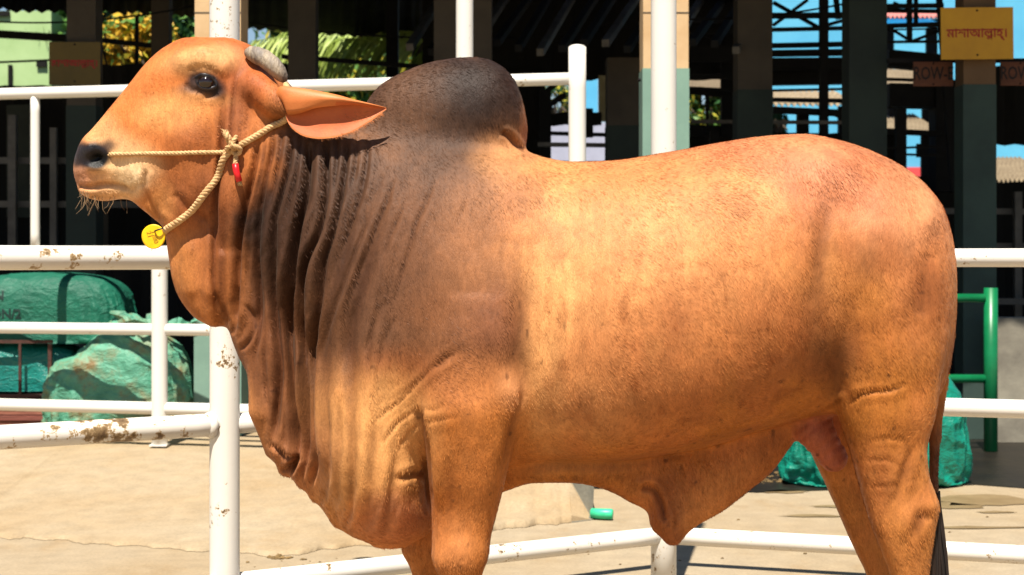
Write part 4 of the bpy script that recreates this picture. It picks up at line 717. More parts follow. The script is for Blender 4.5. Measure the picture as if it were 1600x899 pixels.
settled('folded_sack', 1, 38, YB, wz(616, 10.1)+.012, M_sB, 'teal sack squeezed inside the rusty rack below the printed green one')
settled('crumpled_sack', 2, 190, 10.08, .172, M_sC, 'big crumpled pale green sack stained with mud, slumped on the slab behind the left fence')
sC = bpy.data.objects['crumpled_sack']
for (u_, v_, r0, r1, h_, tl_, ph_) in ((222, 512, .055, .135, .105, -.25, 0), (276, 516, .04, .085, .085, .35, 2)):   # gathered mouths of the sack, their edges ruffled
    mb = MB(); n_, m_ = 64, 7; c_ = Vector((wx(u_, 10.0), 9.98, wz(v_, 10.0))); vs = []
    for i in range(m_):
        t_ = i/(m_-1); rr = r0*(1-t_)+r1*t_**1.3
        for k in range(n_):
            a_ = 2*math.pi*k/n_; w_ = 1+t_*(.22*math.sin(5*a_+ph_)+.16*math.sin(9*a_+1+ph_)+.10*math.sin(17*a_)); z_ = h_*t_*(1+.25*math.sin(3*a_+ph_)*t_)-.05*t_*t_*max(0, -math.sin(a_))
            vs.append(c_+Vector((math.cos(a_)*rr*w_+tl_*z_, math.sin(a_)*rr*w_*.8, z_-.03)))
    mb.add(vs, [(i*n_+k, i*n_+(k+1) % n_, (i+1)*n_+(k+1) % n_, (i+1)*n_+k) for i in range(m_-1) for k in range(n_)], True); link('sack_mouth', mb.mesh('sack_mouth'), M_sC, sC)
settled('teal_sack', 3, 1366, 9.25, .002, M_sD, 'glossy teal plastic sack on the floor behind the hind legs and tail')
M_rust = mat('rusty_iron', s2l((74, 40, 30)), s2l((50, 32, 26)), scale=16, rough=.75, bump=.3)
rack = empty('metal_rack', (wx(40, 10.2), 10.2, .174), 'rusty iron rack of thin bars carrying the green sacks at the left edge', 'rack')
def rbar(name, p, q, w): b = MB(); b.beam(p, q, w, w); o = link(name, b.mesh(name), M_rust, rack); return o
zt, zb = wz(533, 10.1), wz(617, 10.1)
for x0 in (wx(-60, 10.1), wx(84, 10.1)):
    for y0 in (10.02, 10.52): rbar('leg', (x0, y0, .176), (x0, y0, zt-.012), .022)
for z0 in (zt, zb):
    for y0 in (10.02, 10.52): rbar('shelf_rail', (wx(-64, 10.1), y0, z0), (wx(88, 10.1), y0, z0), .020)
    for k in range(6): x0 = wx(-56+26*k, 10.1); rbar('shelf_bar', (x0, 10.035, z0-.002), (x0, 10.505, z0-.002), .012)
rbar('upright_bar', (wx(39, 10.1), 10.0, zb+.012), (wx(39, 10.1), 10.0, zt-.012), .016)
M_pl = [mat('red_brown_plank', s2l(c), s2l(d), scale=5, rough=.8, stretch=(1, 8, 8), bump=.3) for c, d in (((120, 66, 56), (96, 54, 44)), ((142, 92, 74), (112, 66, 54)), ((96, 52, 44), (126, 78, 62)))]
pile = empty('plank_pile', (wx(30, 10.1), 10.1, .174), 'pile of red brown planks lying under the rusty rack', 'planks')
for k in range(6):
    b = MB(); z0 = .177+.033*k; d = random.uniform(-.02, .02); b.box((wx(-70, 10.1)+d, 9.96+d, z0), (wx(86, 10.1)+d*2, 10.46+d, z0+.028)); link('plank', b.mesh('plank'), M_pl[k % 3], pile)
M_gg = mat('green_gloss_paint', s2l((8, 96, 56)), s2l((14, 112, 66)), scale=6, rough=.35)
gate = empty('green_gate', (wx(1548, 10.7), 10.7, .006), 'green painted pipe gate beside the mint column on the right', 'gate')
gz = lambda v: wz(v, 10.7)
def gpart(name, p, q, r): b = MB(); b.tube([p, q], r, 16); link(name, b.mesh(name), M_gg, gate)
gpart('upright', (wx(1548, 10.7), 10.7, .006), (wx(1548, 10.7), 10.7, gz(450)), .044); gpart('upright', (wx(1330, 10.7), 10.7, .006), (wx(1330, 10.7), 10.7, gz(450)), .044)
for v in (466, 592): gpart('rail', (wx(1334, 10.7), 10.7, gz(v)), (wx(1539, 10.7), 10.7, gz(v)), .028)
pl = MB(); c = gp(941, 803, .03); pl.tube([c+Vector((-.05, .02, 0)), c+Vector((.0, .0, 0)), c+Vector((.045, -.01, 0)), c+Vector((.05, -.011, 0))], [.024, .025, .025, .021], 16)
tag(pl.build('pipe_scrap', mat('mint_plastic', s2l((30, 170, 120)), s2l((60, 190, 140)), scale=12, rough=.4)), 'short green plastic pipe lying by the end of the slab', 'pipe')
# ------------------------------------------------------------ the cattle shed
M_cream = mat('cream_column_paint', s2l((188, 160, 122)), s2l((176, 145, 105)), scale=4, rough=.8, bump=.15, dirt=s2l((150, 118, 82)), dscale=6, dlo=.64, dhi=.76)
M_mint = mat('mint_column_paint', s2l((112, 142, 127)), s2l((104, 133, 120)), scale=4, rough=.75, bump=.15, dirt=s2l((110, 128, 110)), dscale=6, dlo=.64, dhi=.78)
M_dcream = mat('shaded_cream_paint', s2l((104, 80, 54)), s2l((90, 68, 45)), scale=4, rough=.85); M_dmint = mat('shaded_mint_paint', s2l((50, 68, 61)), s2l((42, 58, 53)), scale=4, rough=.8); M_greycol = mat('grey_brown_column', s2l((72, 64, 53)), s2l((58, 52, 43)), scale=3, rough=.85); M_greencol = mat('dark_green_column', s2l((38, 50, 43)), s2l((30, 40, 36)), scale=3, rough=.8)  # darkened column paints: the shade under the roof is put into the colour
M_steel = mat('blackened_steel', s2l((24, 24, 24)), s2l((18, 18, 18)), scale=8, rough=.8, spec=.2)
M_roof = mat('gloom_dark_roofing', s2l((48, 46, 43)), s2l((34, 33, 31)), scale=3, rough=.9, spec=.1)  # kept dark so the shed's gloom sits in the roofing colour
M_wall = mat('near_black_sheet', s2l((34, 33, 31)), s2l((24, 24, 23)), scale=2, rough=.9, spec=.1, stretch=(3, 3, .5))  # near-black base colour carries the darkness of the shed
shed = empty('cattle_shed', (0, 10, 0), 'dark open-sided cattle shed with dim interior and steel roof behind the fence', 'shed')
def spart(mb, name, m, par=None): return link(name, mb.mesh(name), m, par or shed)
col_n = [0]
def column(u0, u1, Y, vsplit, two, label, ztop=4.4, zbase=.006, side=.0):
    o = empty('shed_column', (wx((u0+u1)/2, Y), Y, zbase), label, 'column', 'columns of the cattle shed'); x0, x1 = wx(u0, Y), wx(u1, Y); w = x1-x0
    zs = wz(vsplit, Y) if vsplit is not None else None; mU, mL = two
    if zs is None: b = MB(); b.box((x0, Y, zbase), (x1, Y+w, ztop)); link('shaft', b.mesh('shaft'), mU, o); return o
    b = MB(); b.box((x0+.004, Y+.004, zs), (x1-.004, Y+w-.004, ztop)); link('upper_shaft', b.mesh('upper_shaft'), mU, o)
    b = MB(); b.box((x0, Y, zbase), (x1, Y+w, zs)); link('lower_shaft', b.mesh('lower_shaft'), mL, o)
    if Y < 10.4:
        for s in (-1, 1):
            bb = MB(); xx = (x0 if s < 0 else x1); zz = zs-.055; bb.tube([(xx, Y+w*.5, zz), (xx+s*.016, Y+w*.5, zz)], .010, 8); link('bolt', bb.mesh('bolt'), M_steel, o)
        b = MB(); b.box((x0+.002, Y+.002, wz(20, Y)-.004), (x1-.002, Y+.0035, wz(20, Y)+.004)); link('joint_line', b.mesh('joint_line'), M_greycol, o)
    return o
column(303, 377, 10.0, 107, (M_cream, M_mint), 'sunlit cream and mint column behind the left pen post and the head of the bull', 4.05, .18)
column(1004, 1077, 10.0, 107, (M_cream, M_mint), 'sunlit cream and mint column behind the right pen post', 4.05, .006)
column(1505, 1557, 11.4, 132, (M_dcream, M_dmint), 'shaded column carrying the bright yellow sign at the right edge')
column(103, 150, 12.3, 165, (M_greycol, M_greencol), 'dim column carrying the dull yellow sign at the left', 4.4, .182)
column(450, 493, 13.0, None, (M_greycol, None), 'grey column in front of the palm leaves, above the ear', 4.6, .182)
column(678, 768, 12.2, None, (M_greycol, None), 'wide grey column behind the thin white post above the hump', 4.6, .182)
column(1152, 1208, 12.6, 140, (M_greycol, M_greencol), 'dark column left of the open trusses above the back of the bull', 4.6)
column(1327, 1386, 11.8, None, (M_greencol, None), 'dark green column between the open trusses and the yellow sign', 4.4)
column(236, 264, 15.6, None, (M_greycol, None), 'thin dark column right of the yellow foliage, far left', 4.9, .182)
column(603, 622, 18.0, None, (M_steel, None), 'small black post before the palm, left of the hump', 4.4, .182)
o = column(948, 1002, 13.2, 196, (M_greycol, M_greencol), 'short grey pier between the two white posts behind the hump', wz(90, 13.2), .006)
# roof: sheets rising from the eave, a ridge, the far slope on the left only
def sheet(name, p, q, r, s, m, nx=40, par=None, corr=.02, lap=0):
    b = MB(); p, q, r, s = map(Vector, (p, q, r, s)); vs = []
    for i in range(nx*4+1):
        t = i/(nx*4); h = corr*math.sin(t*nx*2*math.pi); a = p.lerp(q, t); c = s.lerp(r, t); vs += [a+Vector((0, 0, h)), c+Vector((0, 0, h))]
    n_ = len(vs); vs += [v+Vector((0, 0, .004)) for v in vs]
    fs = [(2*i, 2*i+2, 2*i+3, 2*i+1) for i in range(nx*4)]+[(n_+2*i+1, n_+2*i+3, n_+2*i+2, n_+2*i) for i in range(nx*4)]
    fs += [(2*i+2, 2*i, n_+2*i, n_+2*i+2) for i in range(nx*4)]+[(2*i+1, 2*i+3, n_+2*i+3, n_+2*i+1) for i in range(nx*4)]
    b.add(vs, fs, True); return spart(b, name, m, par)
for k in range(10):
    x0 = -12+2.4*k; dz = .02*(k % 2); sheet('roof_sheet', (x0, 9.6, 4.0+dz), (x0+2.46, 9.6, 4.0+dz), (x0+2.46, 16.5, 5.6+dz), (x0, 16.5, 5.6+dz), M_roof, 12)
for k in range(12):
    u0 = -260+90*k; u1 = u0+94; ya, yb = 18+.0073*(u0+100), 18+.0073*(u1+100); va = float(np.interp(u0, [0, 240, 400, 520, 700, 800], [14, 20, 44, 56, 66, 74]))+random.uniform(-4, 4); vb = float(np.interp(u1, [0, 240, 400, 520, 700, 800], [14, 22, 46, 58, 68, 76]))+random.uniform(-4, 4)
    sheet('roof_sheet', (wx(u0, 16.45), 16.45, 5.62), (wx(u1, 16.45)+.05, 16.45, 5.62), (wx(u1, yb)+.04, yb, wz(vb, yb)), (wx(u0, ya), ya, wz(va, ya)), M_roof, 5)
def bm(name, u0, v0, u1, v1, Y, w, Y1=None, par=None, m=None):
    b = MB(); Y1 = Y1 or Y; b.beam((wx(u0, Y), Y, wz(v0, Y)), (wx(u1, Y1), Y1, wz(v1, Y1)), w, w); return spart(b, name, m or M_steel, par)
# purlins and beams under the roof, far left
for (u0, v0, u1, v1, Y, w) in ((-60, 50, 104, 60, 17.2, .075), (150, 62, 240, 72, 17.2, .05), (-60, 100, 82, 94, 17.4, .02), (214, 24, 214, 104, 17.3, .035), (493, 92, 690, 107, 16.5, .045), (440, 88, 452, 90, 16.5, .045), (150, 62, 165, 20, 17.0, .02), (158, 66, 168, 106, 17.0, .016)): bm('beam', u0, v0, u1, v1, Y, w)
for k in range(7): bm('purlin', -700, -300+34*k, 2300, -300+34*k, 11+.8*k, .08)
# near-black sheets added to close the shed, standing in for its shade
def panel(name, u0, v0, u1, v1, Y, m, jag=0, par=None):
    b = MB(); n_ = max(2, int((u1-u0)/14)); x = np.linspace(u0, u1, n_); t = [Vector((wx(a, Y), Y+.02*math.sin(i*1.9), wz(v0+random.uniform(-jag, jag), Y))) for i, a in enumerate(x)]; l = [Vector((wx(a, Y), Y+.02*math.sin(i*1.9), wz(v1+random.uniform(-jag, jag), Y))) for i, a in enumerate(x)]
    vs = t+l; fs = [(i, i+1, n_+i+1, n_+i) for i in range(n_-1)]; q = len(vs); vs += [v+Vector((0, .02, 0)) for v in vs]; fs += [(q+f[3], q+f[2], q+f[1], q+f[0]) for f in fs]
    b.add(vs, fs); return spart(b, name, m, par)
panel('shade_sheet', 660, -260, 1160, 124, 17.0, M_wall, 3); panel('shade_sheet', 770, 118, 846, 136, 17.1, M_wall, 8)
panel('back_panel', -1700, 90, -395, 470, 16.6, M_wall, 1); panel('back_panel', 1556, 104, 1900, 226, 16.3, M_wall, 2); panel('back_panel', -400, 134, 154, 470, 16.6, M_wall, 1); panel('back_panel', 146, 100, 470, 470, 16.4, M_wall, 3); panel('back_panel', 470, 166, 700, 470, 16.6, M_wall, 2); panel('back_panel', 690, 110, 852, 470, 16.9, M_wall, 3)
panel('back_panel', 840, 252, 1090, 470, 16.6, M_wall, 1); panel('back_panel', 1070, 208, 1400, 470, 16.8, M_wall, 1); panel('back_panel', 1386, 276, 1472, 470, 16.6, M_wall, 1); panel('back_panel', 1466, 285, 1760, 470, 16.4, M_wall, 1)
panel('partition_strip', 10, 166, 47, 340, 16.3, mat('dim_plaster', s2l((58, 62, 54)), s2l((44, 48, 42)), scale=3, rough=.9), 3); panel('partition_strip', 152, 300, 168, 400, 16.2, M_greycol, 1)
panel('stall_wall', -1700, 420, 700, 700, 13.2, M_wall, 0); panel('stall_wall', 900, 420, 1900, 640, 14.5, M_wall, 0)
panel('side_strip', 935, 118, 948, 190, 16.2, mat('beige_board', s2l((170, 160, 124)), s2l((150, 140, 106)), scale=5, rough=.8)); panel('side_strip', 846, 176, 940, 196, 15.8, M_wall, 2); bm('beam', 840, 208, 948, 211, 15, .035); bm('beam', 852, 140, 852, 250, 14.6, .10)
bm('beam', 920, 170, 920, 215, 15, .075); bm('beam', 848, 170, 884, 148, 15.2, .05); bm('beam', 846, 150, 870, 130, 15.2, .05)
for (u0, v0, u1, v1, Y, sg_) in ((-60, 30, 300, 10, 14.5, 14), (300, 20, 720, 60, 15.5, 10), (740, 60, 1000, 20, 14, 14), (1040, 30, 1330, 4, 13, 9)):
    b = MB(); b.tube([(wx(u0+(u1-u0)*i/14, Y), Y, wz(v0+(v1-v0)*i/14+sg_*4*(i/14)*(1-i/14), Y)) for i in range(15)], .008, 6); spart(b, 'cable', M_steel)
M_rail = mat('dull_grey_pipe', s2l((92, 88, 80)), s2l((66, 62, 56)), scale=6, rough=.6)
for (u0, v0, u1, v1, Y, w) in ((-300, 250, 240, 252, 13.0, .05), (-300, 318, 240, 320, 13.0, .05), (20, 180, 20, 420, 12.9, .06), (84, 200, 84, 420, 12.9, .05), (1470, 330, 1800, 332, 14.2, .05), (1470, 384, 1800, 386, 14.2, .05), (1590, 300, 1590, 520, 14.1, .06), (1474, 470, 1800, 474, 13.8, .05), (840, 226, 1010, 228, 13.6, .035), (1080, 190, 1330, 192, 14.1, .03)): bm('stall_rail', u0, v0, u1, v1, Y, w, None, None, M_rail)
for k in range(16): u_ = 700+34*k; bm('rafter', u_, -20+6*math.sin(k*2.1), u_-60, 74+8*math.sin(k*1.3), 15.6, .055, 12.5, None, M_rail if k % 3 == 0 else M_steel)
# open steel trusses on the right
T = 15.0
for (u0, v0, u1, v1, w) in ((1196, 25, 1334, 24, .05), (1196, 47, 1334, 44, .035), (1196, 72, 1334, 69, .045), (1208, 4, 1282, 45, .032), (1208, 40, 1262, 0, .032), (1290, 40, 1332, 28, .03), (1287, -30, 1287, 260, .075), (1304, -20, 1310, 30, .045), (1196, 84, 1334, 82, .06), (1196, 101, 1334, 100, .11), (1196, 142, 1334, 139, .022),
                            (1380, 10, 1474, 9, .04), (1380, 17, 1474, 18, .035), (1380, 41, 1474, 38, .040), (1380, 47, 1474, 45, .014), (1380, 66, 1474, 65, .024), (1421, -20, 1421, 66, .045), (1431, -20, 1431, 38, .035), (1392, 45, 1424, 65, .024), (1472, 47, 1424, 65, .028), (1396, 4, 1420, 14, .02),
                            (1208, 172, 1334, 178, .06), (1254, 176, 1254, 212, .10), (1296, 176, 1334, 190, .035), (1407, 170, 1407, 280, .09), (1386, 232, 1474, 229, .02), (1386, 241, 1474, 243, .020), (1436, 225, 1436, 246, .045), (1386, 205, 1474, 210, .05), (1466, -20, 1490, 300, .05),
                            (1076, 6, 1160, 8, .30), (1076, 31, 1160, 29, .03), (1076, 50, 1160, 49, .035), (1076, 82, 1160, 82, .10), (1076, 92, 1160, 94, .05), (1076, 112, 1160, 112, .05), (1076, 120, 1160, 121, .04), (1090, 50, 1130, 66, .03), (1136, -10, 1136, 215, .11), (1152, -10, 1152, 215, .05), (1105, 145, 1105, 205, .03), (1076, 143, 1130, 148, .05), (1076, 204, 1160, 207, .10), (1116, 205, 1116, 230, .08), (1076, 138, 1160, 142, .03)):
    bm('truss_bar', u0, v0, u1, v1, T+random.uniform(-.25, .25), w)
for (u0, v0, u1, v1, w) in ((1386, 92, 1470, 100, .16), (1386, 150, 1490, 152, .22), (1386, 124, 1500, 128, .03), (1196, 120, 1334, 118, .16), (1196, 156, 1334, 158, .04), (1480, 130, 1480, 300, .28)): bm('dark_beam', u0, v0, u1, v1, 15.6, w)
# signs
M_yel = mat('yellow_sign_paint', s2l((196, 146, 8)), s2l((180, 130, 6)), scale=3, rough=.5, dirt=s2l((150, 100, 10)), dscale=5, dlo=.66, dhi=.8); M_redp = mat('dark_red_lettering', s2l((150, 12, 18)), rough=.6); M_board = mat('brown_board', s2l((104, 62, 42)), s2l((84, 50, 34)), scale=5, rough=.8, stretch=(1, 1, 6)); M_blackp = mat('black_lettering', s2l((14, 12, 12)), rough=.7); M_olive = mat('dull_yellow_sign_paint', s2l((96, 78, 20)), s2l((80, 66, 18)), scale=3, rough=.6)
def sign(name, u0, v0, u1, v1, Y, m, txt, size, mt, label, cat, tilt=0, dx=0):
    c = Vector((wx((u0+u1)/2, Y), Y, wz((v0+v1)/2, Y))); o = empty(name, c, label, cat); w, h = wx(u1, Y)-wx(u0, Y), wz(v0, Y)-wz(v1, Y)
    b = MB(); b.box((-w/2, -.006, -h/2), (w/2, .006, h/2)); pn = link('panel', b.mesh('panel'), m); pn.parent = o
    if txt: t_ = link('lettering', text_mesh(txt, size, 'lettering', mt, .0015)); t_.parent = o; t_.rotation_euler = (math.pi/2, 0, 0); t_.location = (dx, -.0072, .0); t_.scale = ((.66, 1, 1) if txt[0] == 'R' else (1, 1, 1)); bx = [v.co.x for v in t_.data.vertices]
    if txt and txt[0] != 'R':                                               # the joined double letter: a small second one hung under the first
        pre = text_mesh(txt[:5], size, 'x', mt); one = text_mesh(txt[:6], size, 'x', mt); whole = max(bx)-min(bx); wp = (lambda m_: max(v.co.x for v in m_.vertices)-min(v.co.x for v in m_.vertices)); x_ = -whole/2+(wp(pre)+wp(one))/2
        sub_ = link('lettering', text_mesh(txt[5], size*.62, 'lettering', mt, .0015)); sub_.parent = o; sub_.rotation_euler = (math.pi/2, 0, 0); sub_.location = (dx+x_+size*.05, -.0072, -size*.38); bpy.data.meshes.remove(pre); bpy.data.meshes.remove(one)
    for (sx, sz) in ((0, .44), (0, -.42)):
        s_ = MB(); s_.tube([(sx*w, -.006, sz*h), (sx*w, -.010, sz*h)], .007, 8); q_ = link('screw', s_.mesh('screw'), M_steel); q_.parent = o
    o.rotation_euler = (0, tilt, 0); return o
MASHA = '\u09ae\u09be\u09b6\u09be\u0986\u09b2\u09be\u09b9\u09cd\u0964'
sign('yellow_sign', 1470, 12, 1583, 93, 11.33, M_yel, MASHA, .085, M_redp, 'bright yellow sign with dark red Bengali lettering on the right column', 'sign', math.radians(-.6))
sign('yellow_sign', 77, 66, 157, 133, 12.24, M_olive, MASHA, .07, M_redp, 'dull dim yellow sign with Bengali lettering on the left column', 'sign')
sign('row_board', 1427, 97, 1489, 135, 11.6, M_board, 'ROW-E', .13, M_blackp, 'brown row board left of the right column, fully in view', 'sign'); sign('row_board', 1563, 97, 1625, 134, 11.6, M_board, 'ROW-E', .13, M_blackp, 'brown row board cut off by the right edge of the photo', 'sign')
bm('sign_rail', 1386, 95, 1700, 95, 11.66, .03)
lw = MB(); lw.box((wx(1558, 11.2), 11.2, .006), (wx(1760, 11.2), 11.4, wz(497, 11.2))); tag(lw.build('stall_wall', mat('grey_plaster', s2l((140, 134, 118)), s2l((110, 104, 92)), scale=3, rough=.9, bump=.4)), 'low grey plastered stall wall at the right edge behind the green gate', 'wall')

# ------------------------------------------------------------ beyond the shed
def block(name, u0, v0, u1, Y, depth, m, label, cat, zb=0):
    o = empty(name, (wx((u0+u1)/2, Y), Y, zb), label, cat); b = MB(); b.box((wx(u0, Y), Y, zb), (wx(u1, Y), Y+depth, wz(v0, Y))); link('wall', b.mesh('wall'), m, o); return o
M_pg = mat('pale_green_wall_paint', s2l((164, 190, 134)), s2l((150, 178, 120)), scale=2, rough=.8); M_bl = mat('light_blue_wall_paint', s2l((78, 160, 196)), s2l((92, 174, 206)), scale=1, rough=.6); M_rd = mat('coral_red_paint', s2l((214, 74, 74)), s2l((196, 60, 62)), scale=2, rough=.6); M_lw = mat('lavender_white_paint', s2l((176, 178, 196)), s2l((160, 162, 180)), scale=2, rough=.6)
M_gr = mat('green_tower_paint', s2l((40, 132, 64)), s2l((34, 118, 56)), scale=2, rough=.6); M_tin = mat('rusty_beige_tin', s2l((176, 160, 132)), s2l((120, 104, 84)), scale=3, rough=.8, stretch=(1, 6, 6)); M_bb = mat('deep_blue_tin', s2l((24, 126, 176)), s2l((20, 110, 160)), scale=2, rough=.5); M_pk = mat('pink_tin', s2l((224, 150, 140)), s2l((204, 130, 122)), scale=2, rough=.6)
o = block('green_house', -160, 17, 80, 26, 6, M_pg, 'pale green house wall beyond the shed, far left', 'house')
for (u0, v0, u1, v1, m, nm) in ((-20, 18, 16, 26, M_wall, 'eave_board'), (14, 102, 20, 136, M_wall, 'door'), (58, 94, 74, 105, M_wall, 'vent')):
    b = MB(); b.box((wx(u0, 26), 25.95, wz(v1, 26)), (wx(u1, 26), 25.99, wz(v0, 26))); link(nm, b.mesh(nm), m, o)
o = block('blue_building', 1196, -70, 1760, 34, 8, M_bl, 'light blue building with coral base band, seen through the open trusses on the right', 'building')
b = MB(); b.box((wx(1200, 34), 33.9, wz(276, 34)), (wx(1760, 34), 33.99, wz(262, 34))); link('base_band', b.mesh('base_band'), M_rd, o)
b = MB(); b.box((wx(1200, 34), 33.9, wz(284, 34)), (wx(1760, 34), 33.98, wz(276.3, 34))); link('plinth', b.mesh('plinth'), M_lw, o)
block('green_tower', 1247, -40, 1280, 36, 1, M_gr, 'bright green tower seen between the truss bars', 'tower')
block('white_truck_box', 838, 192, 950, 27, 5, M_lw, 'lavender white box body behind the shed, left of the grey pier', 'truck', .5)
block('blue_hut', 905, 124, 934, 30, 3, M_bl, 'small light blue hut wall right of the far fence post', 'hut')
def tin(u0, v0, u1, v1, Y, m, label):
    b = MB(); p, q = Vector((wx(u0, Y), Y, wz(v1, Y))), Vector((wx(u1, Y), Y, wz(v1, Y))); up = Vector((0, 1.6, wz(v0, Y+1.6)-wz(v1, Y))); vs = []
    n_ = 60
    for i in range(n_+1):
        a = p.lerp(q, i/n_); h = .03*math.sin(i*1.57); vs += [a+Vector((0, 0, h)), a+up+Vector((0, 0, h)), a+Vector((0, 0, h-.01)), a+up+Vector((0, 0, h-.01))]
    fs = [(4*i, 4*i+4, 4*i+5, 4*i+1) for i in range(n_)]+[(4*i+3, 4*i+7, 4*i+6, 4*i+2) for i in range(n_)]+[(4*i+2, 4*i+6, 4*i+4, 4*i) for i in range(n_)]; b.add(vs, fs)
    o = empty('tin_roof', p, label, 'roof'); link('roof_sheet', b.mesh('roof_sheet'), m, o)
    w = MB()
    for x in (p.x+.15, q.x-.15): w.box((x-.06, Y+.3, 0), (x+.06, Y+.42, wz(v1, Y)))
    link('support', w.mesh('support'), M_steel, o)
tin(1196, 143, 1340, 163, 24, M_tin, 'rusty beige tin roof beyond the trusses over the back of the bull'); tin(1386, 110, 1475, 134, 23, M_tin, 'rusty beige tin roof low beyond the row board'); tin(1386, 180, 1475, 208, 22, M_tin, 'beige tin lean-to roof just left of the mint column'); tin(1384, 27, 1475, 39, 28, M_bb, 'deep blue tin roof high beyond the trusses, left of the yellow sign'); tin(1380, 20, 1480, 26, 29, M_pk, 'pink tin roof edge above the deep blue one'); tin(1076, 122, 1150, 140, 22, M_tin, 'beige tin roof beyond the right pen post'); tin(1556, 248, 1660, 282, 20, M_tin, 'beige tin roof beyond the right edge column')
def leafmat(name, a, b_): 
    m = mat(name, s2l(a), s2l(b_), scale=1.6, rough=.5, spec=.3); bs = [x for x in m.node_tree.nodes if x.type == 'BSDF_PRINCIPLED'][0]; bs.inputs['Transmission Weight'].default_value = 0; return m
def tree(name, u0, v0, u1, v1, Y, mats, label, cat, group=None, n=2600, leaf=.09, seed=0, zb=0, dens=2.0):
    r = np.random.default_rng(seed); c = Vector((wx((u0+u1)/2, Y), Y, wz((v0+v1)/2, Y))); rx, rz = (wx(u1, Y)-wx(u0, Y))/2, (wz(v0, Y)-wz(v1, Y))/2; o = empty(name, (c.x, Y, zb), label, cat, group)
    b = MB(); b.tube([(c.x, Y+.3, zb), (c.x+.05, Y+.3, c.z-rz*.6), (c.x-.1, Y+.35, c.z)], [.10, .08, .04], 10)
    for k in range(7): a = k*.9; b.tube([(c.x, Y+.3, c.z-rz*.7), (c.x+math.cos(a)*rx*.4, Y+.3+math.sin(a)*.4, c.z-rz*.1), (c.x+math.cos(a)*rx*.8, Y+.3+math.sin(a)*.7, c.z+rz*.5*math.sin(a*2))], [.04, .025, .008], 6)
    link('trunk', b.mesh('trunk'), mat_trunk, o)
    cl = r.uniform(-1, 1, (40, 3)); cl = cl/np.maximum(np.linalg.norm(cl, axis=1), 1)[:, None]
    for mi, m in enumerate(mats):
        k = n//len(mats); ce = cl[r.integers(0, 40, k)]+r.normal(0, .16, (k, 3)); p = ce*np.array([rx, max(rx, rz)*.8, rz])+np.array([c.x, Y+.3, c.z])
        d = r.normal(0, 1, (k, 3)); d /= np.linalg.norm(d, axis=1)[:, None]; e = np.cross(d, r.normal(0, 1, (k, 3))); e /= np.linalg.norm(e, axis=1)[:, None]; L = leaf*r.uniform(.6, 1.4, (k, 1)); w_ = L*.32
        q = np.stack([p-d*L, p+e*w_, p+d*L, p-e*w_], 1).reshape(-1, 3); me = mesh_np('leaves', q, np.arange(4*k).reshape(-1, 4), False); lf = link('leaves', me, m, o); tag(lf, kind='stuff')
    return o
mat_trunk = mat('bark', s2l((78, 66, 50)), s2l((58, 48, 38)), scale=8, rough=.9)
L1, L2, L3, L4 = leafmat('yellow_green_leaf', (176, 160, 44), (150, 148, 50)), leafmat('mid_green_leaf', (74, 116, 48), (92, 132, 58)), leafmat('dark_green_leaf', (34, 66, 36), (46, 84, 44)), leafmat('ochre_leaf', (206, 170, 54), (186, 142, 40))
tree('leafy_tree', 146, 20, 262, 140, 21, [L4, L1, L2, L4], 'yellow leafy tree beyond the shed, left of the head of the bull', 'tree', None, 5200, .085, 3)
tree('leafy_tree', 60, -10, 330, 120, 27, [L2, L3], 'green tree behind the yellow one, far left', 'tree', None, 5000, .14, 5)
tree('leafy_tree', 392, 20, 700, 210, 31, [L2, L1, L3], 'mixed green tree behind the palm fronds', 'tree', None, 6000, .15, 8)
tree('leafy_tree', 1060, 25, 1170, 90, 24, [L2, L3], 'green tree high beyond the right pen post', 'tree', None, 4200, .07, 9)
tree('bush', 1060, 140, 1170, 225, 22, [L2, L1, L3], 'clipped bush low beyond the right pen post', 'bush', None, 4200, .055, 10)
tree('bush', 835, 130, 905, 200, 28, [L1, L3], 'small yellow green bush behind the hump', 'bush', None, 1200, .07, 12); tree('bush', 1208, 175, 1232, 215, 24, [L3], 'small dark bush over the back of the bull', 'bush', None, 300, .07, 13)
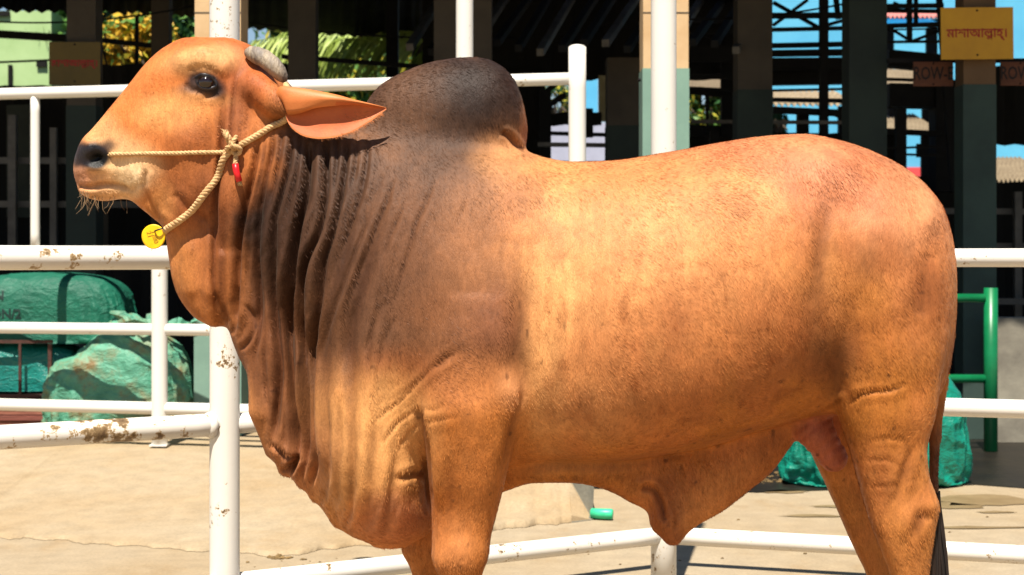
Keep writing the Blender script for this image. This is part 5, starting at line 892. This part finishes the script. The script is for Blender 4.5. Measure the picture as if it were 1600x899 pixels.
# coconut palm: fronds with drooping leaflets
palm = empty('coconut_palm', (wx(470, 23), 23.4, 0), 'coconut palm with sunlit drooping fronds beyond the shed, over the ear of the bull', 'palm')
b = MB(); b.tube([(wx(700, 23), 23.6, 0), (wx(690, 23), 23.5, 2.5), (wx(640, 23), 23.4, 4.6)], [.16, .13, .1], 12); link('trunk', b.mesh('trunk'), mat_trunk, palm)
M_fr = [leafmat('palm_leaf', (150, 168, 76), (128, 152, 60)), leafmat('palm_leaf_bright', (176, 190, 108), (150, 170, 84))]
for k, (pts, w) in enumerate([(((690,60),(600,52),(520,66),(430,120),(380,170)), 1.0), (((690,60),(640,40),(560,44),(470,60),(400,70)), .9), (((690,60),(600,70),(540,66),(490,110),(460,180)), 1.0), (((690,64),(660,80),(630,110),(600,170)), .7), (((690,60),(560,30),(460,40),(400,90)), .8), (((690,60),(672,90),(655,130),(650,190)), .6), (((690,58),(560,60),(500,90),(440,170)), .9)]):
    A_ = np.array(pts, float); L_ = np.linspace(0, 1, len(A_)); q = np.linspace(0, 1, 40); C_ = [Vector((wx(hermite(t_, L_, A_[:, 0]), 23), 23+.25*math.sin(k*2+t_*2)+.1*k-.3, wz(hermite(t_, L_, A_[:, 1]), 23))) for t_ in q]
    fb = MB(); fb.tube(C_, [.022*(1-.8*t_) for t_ in q], 6); lfm = MB()
    for i in range(3, 40):
        t_ = (C_[i]-C_[i-1]).normalized()
        for s in (-1, 1):
            for jj in range(1 if i % 2 else 2):
                ln = w*(.75 if i < 30 else .5)*random.uniform(.8, 1.1); d = (t_*.55+Vector((0, s*.35, -.55+.25*s))+Vector((random.uniform(-.15, .15), random.uniform(-.3, .3), random.uniform(-.25, .15)))).normalized(); p0 = C_[i]+t_*jj*.02; p1 = p0+d*ln*.5; p2 = p0+d*ln+Vector((0, 0, -.22*ln)); wv_ = (t_.cross(d).normalized().cross(d)+Vector((random.uniform(-.8, .8), random.uniform(-.8, .8), random.uniform(-.8, .8)))).normalized()*.017
                lfm.add([p0-wv_*.5, p0+wv_*.5, p1+wv_, p2, p1-wv_], [(0, 1, 2, 4), (4, 2, 3)])
    f_ = link('frond', fb.mesh('frond'), M_fr[0], palm); lo = link('leaflets', lfm.mesh('leaflets'), M_fr[k % 2], f_); tag(lo, kind='stuff')
